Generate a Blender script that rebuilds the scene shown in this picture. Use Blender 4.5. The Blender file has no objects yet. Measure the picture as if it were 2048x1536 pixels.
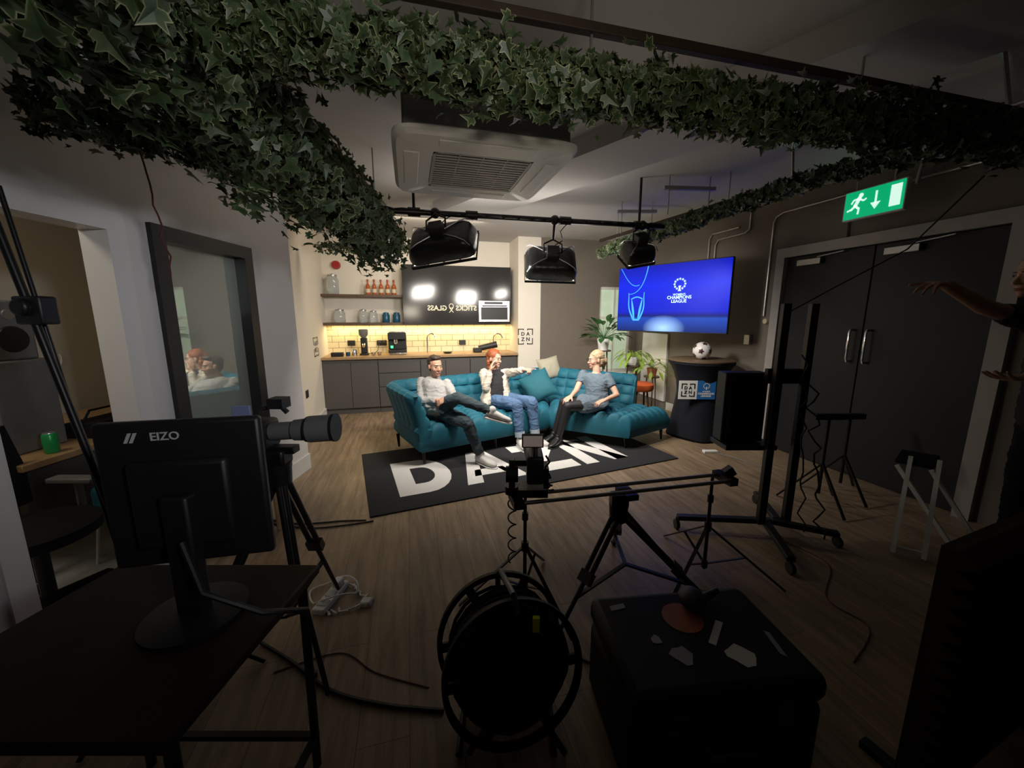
import bpy, math, random
from mathutils import Vector as V, Matrix, noise
random.seed(7)
pi=math.pi
scene=bpy.context.scene
COL=scene.collection
B=V((.967,.255,0)).normalized(); RR=V((-.255,.967,0)).normalized(); C0=V((-2.93,5.89,0))
MR=Matrix(((B.x,RR.x,0,C0.x),(B.y,RR.y,0,C0.y),(0,0,1,0),(0,0,0,1)))
def RM(s,r,z=0): return MR@V((s,r,z))
RANG=math.atan2(B.y,B.x)
# ---------------------------------------------------------------- materials
MATS={}
def mat(name,col=(.5,.5,.5),rough=.6,metal=0,spec=.5,emit=None,es=0,ns=8,nv=.12,bump=0,bs=60,bd=.003,sheen=0,coat=0,trans=0):
    if name in MATS: return MATS[name]
    m=bpy.data.materials.new(name);m.use_nodes=True
    nt=m.node_tree;N=nt.nodes;L=nt.links
    p=N["Principled BSDF"]
    tc=N.new("ShaderNodeTexCoord");no=N.new("ShaderNodeTexNoise");no.inputs["Scale"].default_value=ns;no.inputs["Detail"].default_value=3
    L.new(tc.outputs["Object"],no.inputs["Vector"])
    mx=N.new("ShaderNodeMix");mx.data_type='RGBA'
    mx.inputs[6].default_value=tuple(c*(1-nv) for c in col)+(1,)
    mx.inputs[7].default_value=tuple(min(1,c*(1+nv)) for c in col)+(1,)
    L.new(no.outputs["Fac"],mx.inputs[0]);L.new(mx.outputs[2],p.inputs["Base Color"])
    p.inputs["Roughness"].default_value=rough;p.inputs["Metallic"].default_value=metal
    p.inputs["Specular IOR Level"].default_value=spec
    if sheen:
        p.inputs["Sheen Weight"].default_value=sheen;p.inputs["Sheen Roughness"].default_value=.4
        p.inputs["Sheen Tint"].default_value=tuple(min(1,c*3+.1) for c in col)+(1,)
    if coat: p.inputs["Coat Weight"].default_value=coat
    if trans: p.inputs["Transmission Weight"].default_value=trans
    if emit: p.inputs["Emission Color"].default_value=tuple(emit)+(1,);p.inputs["Emission Strength"].default_value=es
    if bump:
        n2=N.new("ShaderNodeTexNoise");n2.inputs["Scale"].default_value=bs;n2.inputs["Detail"].default_value=4
        L.new(tc.outputs["Object"],n2.inputs["Vector"])
        b=N.new("ShaderNodeBump");b.inputs["Strength"].default_value=bump;b.inputs["Distance"].default_value=bd
        L.new(n2.outputs["Fac"],b.inputs["Height"]);L.new(b.outputs[0],p.inputs["Normal"])
    MATS[name]=m
    return m
def floor_mat():
    m=bpy.data.materials.new("oak_planks");m.use_nodes=True;nt=m.node_tree;N=nt.nodes;L=nt.links;p=N["Principled BSDF"]
    tc=N.new("ShaderNodeTexCoord");mp=N.new("ShaderNodeMapping");mp.inputs["Rotation"].default_value=(0,0,-(RANG+pi/2))
    L.new(tc.outputs["Object"],mp.inputs["Vector"])
    br=N.new("ShaderNodeTexBrick");br.inputs["Scale"].default_value=1;br.inputs["Brick Width"].default_value=1.3;br.inputs["Row Height"].default_value=.19
    br.inputs["Mortar Size"].default_value=.0015;br.inputs["Color1"].default_value=(.34,.255,.17,1);br.inputs["Color2"].default_value=(.27,.20,.13,1);br.inputs["Mortar"].default_value=(.13,.09,.06,1)
    br.offset=.37
    L.new(mp.outputs[0],br.inputs["Vector"])
    m2=N.new("ShaderNodeMapping");m2.inputs["Scale"].default_value=(1.2,11,1);L.new(mp.outputs[0],m2.inputs["Vector"])
    no=N.new("ShaderNodeTexNoise");no.inputs["Scale"].default_value=2.2;no.inputs["Detail"].default_value=8;no.inputs["Roughness"].default_value=.65;L.new(m2.outputs[0],no.inputs["Vector"])
    rp=N.new("ShaderNodeValToRGB");rp.color_ramp.elements[0].position=.3;rp.color_ramp.elements[0].color=(.5,.47,.43,1);rp.color_ramp.elements[1].position=.72;rp.color_ramp.elements[1].color=(1.25,1.2,1.15,1)
    L.new(no.outputs["Fac"],rp.inputs[0])
    mx=N.new("ShaderNodeMix");mx.data_type='RGBA';mx.blend_type='MULTIPLY';mx.inputs[0].default_value=1
    L.new(br.outputs["Color"],mx.inputs[6]);L.new(rp.outputs[0],mx.inputs[7]);L.new(mx.outputs[2],p.inputs["Base Color"])
    p.inputs["Roughness"].default_value=.42
    b=N.new("ShaderNodeBump");b.inputs["Strength"].default_value=.15;b.inputs["Distance"].default_value=.004;L.new(no.outputs["Fac"],b.inputs["Height"]);L.new(b.outputs[0],p.inputs["Normal"])
    return m
def tile_mat():
    m=bpy.data.materials.new("cream_metro_tiles");m.use_nodes=True;nt=m.node_tree;N=nt.nodes;L=nt.links;p=N["Principled BSDF"]
    tc=N.new("ShaderNodeTexCoord");mp=N.new("ShaderNodeMapping");mp.inputs["Rotation"].default_value=(0,0,-RANG)
    L.new(tc.outputs["Object"],mp.inputs["Vector"])
    se=N.new("ShaderNodeSeparateXYZ");co=N.new("ShaderNodeCombineXYZ");L.new(mp.outputs[0],se.inputs[0]);L.new(se.outputs[0],co.inputs[0]);L.new(se.outputs[2],co.inputs[1])
    br=N.new("ShaderNodeTexBrick");br.inputs["Scale"].default_value=1;br.inputs["Brick Width"].default_value=.2;br.inputs["Row Height"].default_value=.1
    br.inputs["Mortar Size"].default_value=.004;br.inputs["Color1"].default_value=(.75,.68,.48,1);br.inputs["Color2"].default_value=(.68,.61,.42,1);br.inputs["Mortar"].default_value=(.25,.22,.15,1)
    L.new(co.outputs[0],br.inputs["Vector"]);L.new(br.outputs["Color"],p.inputs["Base Color"]);p.inputs["Roughness"].default_value=.25
    return m
def leaf_mat():
    m=bpy.data.materials.new("variegated_ivy");m.use_nodes=True;nt=m.node_tree;N=nt.nodes;L=nt.links;p=N["Principled BSDF"]
    at=N.new("ShaderNodeAttribute");at.attribute_name="edge"
    rp=N.new("ShaderNodeValToRGB");e=rp.color_ramp.elements
    e[0].position=.0;e[0].color=(.020,.040,.014,1);e[1].position=1;e[1].color=(.36,.36,.19,1)
    a=e.new(.58);a.color=(.042,.070,.026,1)
    L.new(at.outputs["Fac"],rp.inputs[0]);L.new(rp.outputs[0],p.inputs["Base Color"]);p.inputs["Roughness"].default_value=.5
    return m
def screen_mat():
    m=bpy.data.materials.new("blue_broadcast_screen");m.use_nodes=True;nt=m.node_tree;N=nt.nodes;L=nt.links;p=N["Principled BSDF"]
    tc=N.new("ShaderNodeTexCoord");se=N.new("ShaderNodeSeparateXYZ");L.new(tc.outputs["Generated"],se.inputs[0])
    rp=N.new("ShaderNodeValToRGB");e=rp.color_ramp.elements
    e[0].position=0;e[0].color=(.003,.015,.12,1);e[1].position=1;e[1].color=(.001,.006,.32,1)
    for q,c in((.20,(.008,.05,.36,1)),(.235,(.002,.006,.12,1)),(.3,(.001,.01,.45,1)),(.7,(.001,.014,.60,1))):
        x=e.new(q);x.color=c
    L.new(se.outputs[2],rp.inputs[0])
    mp=N.new("ShaderNodeMapping");mp.inputs["Location"].default_value=(-.47*5,0,-.05*5);mp.inputs["Scale"].default_value=(5,0,5);L.new(tc.outputs["Generated"],mp.inputs[0])
    gr=N.new("ShaderNodeTexGradient");gr.gradient_type='SPHERICAL';L.new(mp.outputs[0],gr.inputs[0])
    mx=N.new("ShaderNodeMix");mx.data_type='RGBA';mx.inputs[7].default_value=(.35,.6,1,1);L.new(gr.outputs[1],mx.inputs[0]);L.new(rp.outputs[0],mx.inputs[6])
    p.inputs["Base Color"].default_value=(.005,.005,.01,1);p.inputs["Specular IOR Level"].default_value=.15;L.new(mx.outputs[2],p.inputs["Emission Color"]);p.inputs["Emission Strength"].default_value=1.5;p.inputs["Roughness"].default_value=.35
    return m
WHITE=mat("white_plaster",(.72,.70,.68),.8,bump=.05,nv=.03)
NOOKW=mat("warm_white_plaster",(.74,.69,.60),.8,bump=.05,nv=.03)
TAUPE=mat("taupe_plaster",(.165,.142,.118),.8,bump=.05,nv=.04)
CEIL=mat("ceiling_plaster",(.50,.48,.46),.85,bump=.04,nv=.04)
BEIGE=mat("beige_plaster",(.5,.45,.36),.8,nv=.04)
PAINT=mat("white_gloss_paint",(.75,.74,.72),.4,nv=.03)
FLOOR=floor_mat();TILE=tile_mat();LEAF=leaf_mat();SCREEN=screen_mat()
CARPET=mat("grey_carpet",(.35,.35,.36),.95,bump=.6,bs=120,nv=.3,ns=60)
BLKM=mat("black_metal",(.012,.012,.013),.4,.3)
BLKP=mat("black_plastic",(.013,.013,.014),.45)
BLKC=mat("black_case_plastic",(.007,.007,.009),.6,spec=.25)
BLKF=mat("black_fabric",(.010,.010,.012),.85,bump=.3,bs=150,spec=.2)
BLKG=mat("gloss_black_fabric",(.012,.012,.013),.28,bump=.5,bs=20,bd=.01)
DOORM=mat("charcoal_door_paint",(.018,.018,.020),.5,spec=.3)
GLOSSB=mat("gloss_charcoal_laminate",(.035,.033,.032),.12,nv=.05)
CABM=mat("charcoal_cabinet",(.085,.08,.076),.45,nv=.05)
WOODT=mat("oak_worktop",(.38,.24,.12),.4,ns=14,nv=.25)
SHELFW=mat("dark_wood_shelf",(.10,.06,.035),.5,ns=12,nv=.3)
DARKW=mat("very_dark_wood",(.030,.019,.012),.6,ns=12,nv=.3,spec=.25)
CHROME=mat("chrome",(.7,.7,.7),.18,1)
STEEL=mat("galvanised_steel",(.42,.41,.40),.4,.9)
ALU=mat("brushed_aluminium",(.6,.6,.62),.35,.9)
WPL=mat("white_plastic",(.75,.75,.73),.4,nv=.03)
GREYP=mat("grey_plastic",(.16,.16,.16),.5)
TEALV=mat("teal_velvet",(.003,.10,.15),.7,ns=5,nv=.4,bump=.15,bs=90,sheen=.35)
GLASSM=mat("clear_glass",(.8,.85,.85),.06,trans=.75,nv=.02)
def pane_mat():
    m=bpy.data.materials.new("mirrored_pane");m.use_nodes=True;nt=m.node_tree;N=nt.nodes;L=nt.links
    p=N["Principled BSDF"];p.inputs["Base Color"].default_value=(.40,.44,.37,1);p.inputs["Roughness"].default_value=.6
    g=N.new("ShaderNodeBsdfGlossy");g.inputs["Color"].default_value=(.75,.8,.76,1);g.inputs["Roughness"].default_value=.015
    tc=N.new("ShaderNodeTexCoord");no=N.new("ShaderNodeTexNoise");no.inputs["Scale"].default_value=1.5;L.new(tc.outputs["Object"],no.inputs["Vector"])
    mr=N.new("ShaderNodeMapRange");mr.inputs["To Min"].default_value=.3;mr.inputs["To Max"].default_value=.5;L.new(no.outputs["Fac"],mr.inputs[0])
    mx=N.new("ShaderNodeMixShader");L.new(mr.outputs[0],mx.inputs[0]);L.new(p.outputs[0],mx.inputs[1]);L.new(g.outputs[0],mx.inputs[2])
    L.new(mx.outputs[0],N["Material Output"].inputs[0]);return m
PANE=pane_mat()
# ---------------------------------------------------------------- geometry accumulator
WL={}
def ortho(d):
    d=d.normalized();a=V((0,0,1)) if abs(d.z)<.9 else V((1,0,0))
    x=a.cross(d).normalized();return x,d.cross(x).normalized()
def place(o,pos,parent,label,cat,group,kind):
    COL.objects.link(o)
    WL[o.name]=pos.copy()
    if parent is not None:
        o.parent=parent;o.location=pos-WL[parent.name]
    else: o.location=pos
    if label:o["label"]=label
    if cat and parent is None:o["category"]=cat
    if group:o["group"]=group
    if kind:o["kind"]=kind
def thing(name,pos,label,cat,group=None):
    o=bpy.data.objects.new(name,None);o.empty_display_size=.1
    place(o,V(pos),None,label,cat,group,None);return o
class G:
    def __init__(s,M=None): s.v=[];s.f=[];s.M=M or Matrix.Identity(4)
    def add(s,vs,fs):
        n=len(s.v);s.v+= [s.M@V(x) for x in vs];s.f+=[tuple(i+n for i in f) for f in fs];return s
    def box(s,x0,x1,y0,y1,z0,z1):
        return s.add([(x0,y0,z0),(x1,y0,z0),(x1,y1,z0),(x0,y1,z0),(x0,y0,z1),(x1,y0,z1),(x1,y1,z1),(x0,y1,z1)],
          [(0,3,2,1),(4,5,6,7),(0,1,5,4),(1,2,6,5),(2,3,7,6),(3,0,4,7)])
    def bar(s,p,q,w,h,up=(0,0,1)):
        p,q=V(p),V(q);d=(q-p).normalized();u=V(up);x=d.cross(u).normalized();u=x.cross(d)
        vs=[a+x*i*w/2+u*j*h/2 for a in(p,q) for i,j in((-1,-1),(1,-1),(1,1),(-1,1))]
        return s.add(vs,[(3,2,1,0),(4,5,6,7),(0,1,5,4),(1,2,6,5),(2,3,7,6),(3,0,4,7)])
    def cyl(s,p,q,r1,r2=None,n=16):
        p,q=V(p),V(q);r2=r1 if r2 is None else r2;x,y=ortho(q-p);vs=[]
        for c,r in((p,r1),(q,r2)):
            for i in range(n):
                a=2*pi*i/n;vs.append(c+x*math.cos(a)*r+y*math.sin(a)*r)
        fs=[(i,(i+1)%n,n+(i+1)%n,n+i) for i in range(n)]+[tuple(range(n))[::-1],tuple(range(n,2*n))]
        return s.add(vs,fs)
    def sph(s,c,r,n=16,m=10,ax=None):
        c=V(c);r=(r,r,r) if not hasattr(r,'__len__') else r;ax=ax or (V((1,0,0)),V((0,1,0)),V((0,0,1)));vs=[]
        for j in range(1,m):
            t=pi*j/m
            for i in range(n):
                a=2*pi*i/n;vs.append(c+ax[0]*(r[0]*math.sin(t)*math.cos(a))+ax[1]*(r[1]*math.sin(t)*math.sin(a))+ax[2]*(r[2]*math.cos(t)))
        vs+= [c+ax[2]*r[2],c-ax[2]*r[2]];T=len(vs)-2
        fs=[(j*n+i,(j+1)*n+i,(j+1)*n+(i+1)%n,j*n+(i+1)%n) for j in range(m-2) for i in range(n)]
        fs+=[(T,i,(i+1)%n) for i in range(n)]+[(T+1,(m-2)*n+(i+1)%n,(m-2)*n+i) for i in range(n)]
        return s.add(vs,fs)
    def limb(s,p,q,r1,r2,n=14):
        s.cyl(p,q,r1,r2,n);s.sph(p,r1,n,8);return s.sph(q,r2,n,8)
    def tube(s,pts,r,n=8):
        pts=[V(p) for p in pts];k=len(pts);vs=[];x=None
        for i,p in enumerate(pts):
            d=(pts[min(i+1,k-1)]-pts[max(i-1,0)]).normalized()
            if x is None: x,_=ortho(d)
            x=(x-d*x.dot(d)).normalized();y=d.cross(x)
            rr=r(i/(k-1)) if callable(r) else r
            for j in range(n):
                a=2*pi*j/n;vs.append(p+x*math.cos(a)*rr+y*math.sin(a)*rr)
        fs=[(i*n+j,i*n+(j+1)%n,(i+1)*n+(j+1)%n,(i+1)*n+j) for i in range(k-1) for j in range(n)]
        fs+=[tuple(range(n))[::-1],tuple(range((k-1)*n,k*n))]
        return s.add(vs,fs)
    def lathe(s,c,prof,n=32):
        c=V(c);vs=[c+V((r*math.cos(2*pi*i/n),r*math.sin(2*pi*i/n),z)) for r,z in prof for i in range(n)];k=len(prof)
        fs=[(j*n+i,j*n+(i+1)%n,(j+1)*n+(i+1)%n,(j+1)*n+i) for j in range(k-1) for i in range(n)]
        fs+=[tuple(range(n))[::-1],tuple(range((k-1)*n,k*n))];return s.add(vs,fs)
    def loft(s,rings,n=20,p=2):
        vs=[]
        for c,a,b in rings:
            for i in range(n):
                t=2*pi*i/n;ct,st=math.cos(t),math.sin(t)
                ct=math.copysign(abs(ct)**(2/p),ct);st=math.copysign(abs(st)**(2/p),st)
                vs.append(V(c)+V(a)*ct+V(b)*st)
        k=len(rings);fs=[(j*n+i,j*n+(i+1)%n,(j+1)*n+(i+1)%n,(j+1)*n+i) for j in range(k-1) for i in range(n)]
        fs+=[tuple(range(n))[::-1],tuple(range((k-1)*n,k*n))];return s.add(vs,fs)
    def prism(s,pts,h,M=None):
        M=M or Matrix.Identity(4);n=len(pts)
        return s.add([M@V((x,y,z)) for z in(0,h) for x,y in pts],[tuple(range(n))[::-1],tuple(range(n,2*n))]+[(i,(i+1)%n,n+(i+1)%n,n+i) for i in range(n)])
    def text(s,body,size,M,bold=0,ext=.001,line=1.0):
        cu=bpy.data.curves.new("t",'FONT');cu.body=body;cu.size=size;cu.align_x='CENTER';cu.align_y='CENTER';cu.offset=bold;cu.extrude=ext;cu.space_line=line;cu.resolution_u=3
        o=bpy.data.objects.new("t",cu);COL.objects.link(o);dg=bpy.context.evaluated_depsgraph_get();me=bpy.data.meshes.new_from_object(o.evaluated_get(dg))
        s.add([M@v.co for v in me.vertices],[tuple(p.vertices) for p in me.polygons])
        bpy.data.objects.remove(o);bpy.data.curves.remove(cu);bpy.data.meshes.remove(me);return s
    def obj(s,name,m,parent=None,label=None,cat=None,group=None,kind=None,bevel=0,smooth=True,voxel=0,it=4,disp=0,dscale=14,sub=0):
        xs=[v.x for v in s.v];ys=[v.y for v in s.v];zs=[v.z for v in s.v]
        o0=V(((min(xs)+max(xs))/2,(min(ys)+max(ys))/2,min(zs)))
        me=bpy.data.meshes.new(name);me.from_pydata([tuple(v-o0) for v in s.v],[],s.f);me.update()
        if not voxel:
            import bmesh as bmm
            b=bmm.new();b.from_mesh(me);bmm.ops.recalc_face_normals(b,faces=b.faces);b.to_mesh(me);b.free()
        if voxel:
            t=bpy.data.objects.new("tmp",me);COL.objects.link(t)
            r=t.modifiers.new("r",'REMESH');r.mode='VOXEL';r.voxel_size=voxel;r.use_smooth_shade=True
            q=t.modifiers.new("s",'SMOOTH');q.factor=.5;q.iterations=it
            dg=bpy.context.evaluated_depsgraph_get();m2=bpy.data.meshes.new_from_object(t.evaluated_get(dg));bpy.data.objects.remove(t);me=m2;me.name=name
            if disp:
                ns=[v.normal.copy() for v in me.vertices]
                for v,nn in zip(me.vertices,ns):
                    c=v.co*dscale;c.z*=1.9
                    rg=1-abs(noise.noise(c+V((3,1,7))))*2
                    v.co+=nn*disp*(noise.noise(c*.6)*.9+.55*(rg**3 if rg>0 else 0)-.2)
        me.materials.append(m)
        if smooth:
            for p in me.polygons:p.use_smooth=True
        o=bpy.data.objects.new(name,me);place(o,o0,parent,label,cat,group,kind)
        if bevel:
            bb=o.modifiers.new("b",'BEVEL');bb.width=bevel;bb.segments=2;bb.limit_method='ANGLE';bb.harden_normals=False
        if smooth and not voxel:
            try: me.set_sharp_from_angle(angle=math.radians(38))
            except Exception: pass
        return o
def frame(pos,x,y,z):
    x,y,z=V(x),V(y),V(z);return Matrix(((x.x,y.x,z.x,pos[0]),(x.y,y.y,z.y,pos[1]),(x.z,y.z,z.z,pos[2]),(0,0,0,1)))
def wallM(pos,xdir): 
    x=V(xdir).normalized();y=V((0,0,1));return frame(pos,x,y,x.cross(y))
T3=Matrix.Translation
CH=2.85
S=dict(kind="structure",smooth=False)
# ---------------------------------------------------------------- room shell
G().add([(-5,-2.2,0),(7,-2.2,0),(7,9,0),(-5,9,0),(-5,-2.2,-.1),(7,-2.2,-.1),(7,9,-.1),(-5,9,-.1)],[(0,1,2,3),(7,6,5,4),(0,4,5,1),(1,5,6,2),(2,6,7,3),(3,7,4,0)]).obj("floor",FLOOR,label="grey-brown oak plank floor",**S)
G().box(-5,7,-2.2,9,CH,CH+.1).obj("ceiling",CEIL,label="grey painted plaster ceiling",**S)
g=G()
for y0,y1,z0,z1 in((-1.6,1.5,0,CH),(1.5,2.1,2.0,CH),(2.1,2.41,0,CH),(2.41,3.12,2.0,CH),(2.41,3.12,0,.5),(3.12,3.79,0,CH)):
    g.box(-2.22,-2.1,y0,y1,z0,z1)
g.box(-2.5,-2.22,3.67,3.79,0,CH)
g.obj("wall_left",WHITE,label="white plaster wall with doorway and glazed opening",**S)
G(MR).box(-.12,3.6,.6,.72,0,CH).obj("wall_back",NOOKW,label="warm white kitchen back wall",**S)
G(MR).box(-.12,0,-2.25,.6,0,CH).obj("wall_nook",NOOKW,label="warm white side wall of kitchen nook",**S)
G(MR).box(3.14,3.54,.0,.6,0,CH).obj("wall_pier",NOOKW,label="warm white wall pier beside the kitchen",**S)
g=G(MR)
for a,b_,c,d in((3.54,4.66,0,CH),(5.32,5.45,0,CH),(4.66,5.32,0,.52),(4.66,5.32,2.07,CH)): g.box(a,b_,0,.12,c,d)
g.obj("wall_window_side",TAUPE,label="taupe painted wall with window",**S)
g=G(MR);g.box(5.45,5.57,-8.2,-4.62,0,CH);g.box(5.45,5.57,-2.88,.12,0,CH);g.box(5.45,5.57,-4.62,-2.88,2.19,CH)
g.obj("wall_right",TAUPE,label="dark taupe painted wall",**S)
G().box(-2.3,6.5,-1.72,-1.6,0,CH).obj("wall_rear",TAUPE,label="dark taupe wall",**S)
g=G();g.box(-3.9,-3.78,-.2,3.67,0,CH);g.box(-3.78,-2.5,3.55,3.67,0,CH);g.box(-3.78,-2.22,-.2,-.08,0,CH)
g.obj("wall_side_room",BEIGE,label="beige plaster walls of the side room",**S)
G().box(-3.78,-2.16,-.08,3.55,0,.012).obj("floor_side_room",CARPET,label="grey carpet floor",**S)
G().box(-2.1,-2.082,2.19,3.79,0,.16).obj("baseboard_left",PAINT,label="white skirting board",bevel=.004,**S)
G().box(-2.1,-2.082,-1.6,1.42,0,.16).obj("baseboard_left_near",PAINT,label="white skirting board",bevel=.004,**S)
G(MR).box(0,.018,-2.2,0,0,.13).obj("baseboard_nook",PAINT,label="white skirting board",bevel=.004,**S)
G(MR).box(5.432,5.45,-2.8,-1.0,0,.13).obj("baseboard_right",PAINT,label="white skirting board",bevel=.004,**S)
G(MR).box(3.54,5.43,-.018,0,0,.13).obj("baseboard_back",PAINT,label="white skirting board",bevel=.004,**S)
g=G();g.box(-2.235,-2.085,2.09,2.19,0,2.09);g.box(-2.235,-2.085,1.42,1.51,0,2.09);g.box(-2.235,-2.085,1.51,2.09,1.99,2.09)
g.obj("trim_1",PAINT,label="white door architrave",**S)
w=G();w.box(-2.23,-2.07,2.33,2.42,.42,2.08);w.box(-2.23,-2.07,3.11,3.2,.42,2.08);w.box(-2.23,-2.07,2.42,3.11,1.99,2.08);w.box(-2.23,-2.07,2.42,3.11,.42,.51)
w=w.obj("window_1",BLKP,label="black framed interior window",**S)
G().box(-2.165,-2.155,2.42,3.11,.51,1.99).obj("pane",PANE,parent=w,label="reflective grey-green glass pane",smooth=False)
w=G(MR)
for a,b_,c,d in((4.66,4.71,.52,2.07),(5.27,5.32,.52,2.07),(4.66,5.32,.52,.57),(4.66,5.32,2.02,2.07),(4.97,5.0,.52,2.07),(4.66,5.32,1.5,1.54)): w.box(a,b_,.05,.1,c,d)
w=w.obj("window_2",PAINT,label="white framed window",bevel=.003,**S)
G(MR).box(4.66,5.32,.08,.085,.52,2.07).obj("pane",mat("daylit_frosted_pane",(.4,.5,.42),.4,emit=(.75,.9,.62),es=.35,ns=3,nv=.5),parent=w,label="softly lit frosted window pane",smooth=False)
G(MR).box(4.6,5.38,-.16,.05,.49,.525).obj("trim_2",PAINT,label="white window sill",bevel=.005,**S)
G(MR).box(5.41,5.45,-.96,-.26,.13,1.26).obj("trim_3",PAINT,label="white painted wall panel",bevel=.005,**S)
G().bar((-.7,4.9,CH-.07),(2.6,1.05,CH-.07),.55,.14).obj("trim_4",CEIL,label="shallow ceiling downstand beam",**S)
g=G(MR);g.box(5.40,5.47,-2.9,-2.8,0,2.29);g.box(5.40,5.47,-4.7,-4.6,0,2.29);g.box(5.40,5.47,-4.6,-2.9,2.19,2.29)
g.obj("trim_6",mat("grey_door_trim",(.36,.34,.32),.5),label="pale door architrave",**S)
for i,(a,b_) in enumerate(((-3.745,-2.905),(-4.595,-3.755))):
    d=G(MR).box(5.455,5.50,a,b_,.01,2.185).obj("door_%d"%(i+1),DOORM,label="charcoal painted door leaf with pull handle",bevel=.004,**S)
    hr=-3.68 if i==0 else -3.82
    G(MR).tube([(5.455,hr,1.12),(5.40,hr,1.12),(5.39,hr,1.14),(5.39,hr,1.40),(5.40,hr,1.42),(5.455,hr,1.42)],.011).obj("handle",CHROME,parent=d,label="chrome pull handle")
    cr=(-3.3,-3.05) if i==0 else (-4.1,-3.85)
    G(MR).box(5.40,5.455,cr[0],cr[1],2.08,2.14).bar((5.42,cr[0]+.05,2.15),(5.40,cr[0]-.22,2.17),.02,.012).obj("door_closer",STEEL,parent=d,label="steel door closer",bevel=.004)
# ---------------------------------------------------------------- kitchen
units=[(0,.82,'d'),(.82,1.48,'w'),(1.48,2.3,'d'),(2.3,3.12,'d')]
for a,b_,k in units:
    t=thing("base_cabinet",RM((a+b_)/2,.3,0),"charcoal handleless kitchen base cabinet under oak worktop","cabinet","kitchen base cabinets")
    G(MR).box(a+.002,b_-.002,.03,.595,.1,.875).obj("body",CABM,parent=t,smooth=False)
    G(MR).box(a+.002,b_-.002,.06,.55,0,.1).obj("plinth",CABM,parent=t,smooth=False)
    if k=='w':
        for z0,z1 in((.10,.42),(.43,.64),(.65,.83)):
            G(MR).box(a+.006,b_-.006,.005,.03,z0,z1).obj("drawer",CABM,parent=t,bevel=.003,smooth=False)
    else:
        m_=(a+b_)/2
        for x0,x1 in((a+.006,m_-.003),(m_+.003,b_-.006)):
            G(MR).box(x0,x1,.005,.03,.10,.83).obj("door",CABM,parent=t,bevel=.003,smooth=False)
G(MR).box(-.0,3.135,-.03,.598,.88,.92).obj("worktop",WOODT,label="oak kitchen worktop over charcoal cabinets",cat="worktop",bevel=.004)
G(MR).box(.0,3.14,.59,.6,.92,1.42).obj("trim_7",TILE,label="cream brick-bond tiled splashback",**S)
for z,lab in((1.88,"dark wooden shelf holding bottles and a jar"),(1.43,"dark wooden shelf holding glass jars")):
    G(MR).box(0,1.24,.33,.6,z-.025,z+.015).obj("wall_shelf",SHELFW,label=lab,cat="shelf",group="wooden wall shelves",bevel=.003)
t=thing("wall_cupboard",RM(2.16,.43,1.42),"wide gloss charcoal wall cupboard with mirrored white lettering","cupboard")
G(MR).box(1.245,3.08,.29,.598,1.42,2.37).obj("body",CABM,parent=t,smooth=False)
G(MR).box(1.245,3.08,.27,.288,1.41,2.38).obj("door",GLOSSB,parent=t,smooth=False,bevel=.002)
LET=mat("lettering_cream",(.75,.68,.5),.6,emit=(.8,.7,.5),es=.15)
g=G();Mx=wallM(RM(0,.268,0),B)
def mir(x,z): return Mx@Matrix.Translation((x,z,0))@Matrix.Diagonal((-1,1,1,1))
g.text("GLASS",.115,mir(1.80,1.68),.003);g.text("STICKS",.115,mir(2.29,1.68),.003)
M2=mir(2.035,1.68);n=20
for k in range(n):
    a=2*pi*k/n;b2=2*pi*(k+1)/n
    g.prism([(.030*math.cos(a),.04+.030*math.sin(a)),(.041*math.cos(a),.04+.041*math.sin(a)),(.041*math.cos(b2),.04+.041*math.sin(b2)),(.030*math.cos(b2),.04+.030*math.sin(b2))],.002,M2)
g.prism([(-.040,-.07),(-.025,-.07),(.038,.01),(.026,.02)],.002,M2);g.prism([(.040,-.07),(.025,-.07),(-.038,.01),(-.026,.02)],.002,M2)
g.obj("lettering",LET,parent=t,label="mirrored cream lettering",smooth=False)
t=thing("microwave_oven",RM(2.77,.25,1.44),"built-in steel microwave oven with dark window","oven")
G(MR).box(2.5,3.05,.235,.266,1.45,1.81).obj("body",ALU,parent=t,bevel=.004)
G(MR).box(2.54,3.01,.228,.235,1.49,1.70).obj("door",BLKP,parent=t,bevel=.002)
G(MR).tube([(2.56,.233,1.725),(2.56,.205,1.725),(2.99,.205,1.725),(2.99,.233,1.725)],.008).obj("handle",CHROME,parent=t)
G(MR).box(2.6,2.92,.231,.235,1.755,1.79).obj("control_panel",BLKP,parent=t,smooth=False)
for s_ in (.70,.80,.905,1.01,1.11):
    t=thing("bottle",RM(s_,.45,1.895),"amber glass bottle with pale label on dark shelf","bottle","bottles on the upper shelf")
    G().lathe(RM(s_,.45,1.896),[(.034,0),(.036,.01),(.036,.12),(.03,.15),(.014,.18),(.014,.22)],16).obj("body",mat("amber_glass",(.38,.09,.02),.15),parent=t)
    G().lathe(RM(s_,.45,2.112),[(.017,0),(.017,.03)],12).obj("cap",mat("red_cap",(.35,.05,.02),.4),parent=t)
    G().lathe(RM(s_,.45,1.93),[(.0365,0),(.0365,.06)],16).obj("label_band",mat("paper_label",(.6,.52,.38),.7),parent=t)
def jar(s_,r_,z,rad,h,mt,label,group):
    t=thing("storage_jar",RM(s_,r_,z),label,"jar",group)
    G().lathe(RM(s_,r_,z),[(rad*.9,0),(rad,.015),(rad,h*.7),(rad*.75,h*.85),(rad*.75,h*.87)],20).obj("body",mt,parent=t)
    G().lathe(RM(s_,r_,z+h*.87),[(rad*.8,0),(rad*.8,h*.08),(rad*.3,h*.1),(rad*.22,h*.13)],20).obj("lid",STEEL if mt is GLASSM else mt,parent=t)
jar(.17,.45,1.896,.09,.32,GLASSM,"large clear glass jar with clip lid","glass jars")
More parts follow.
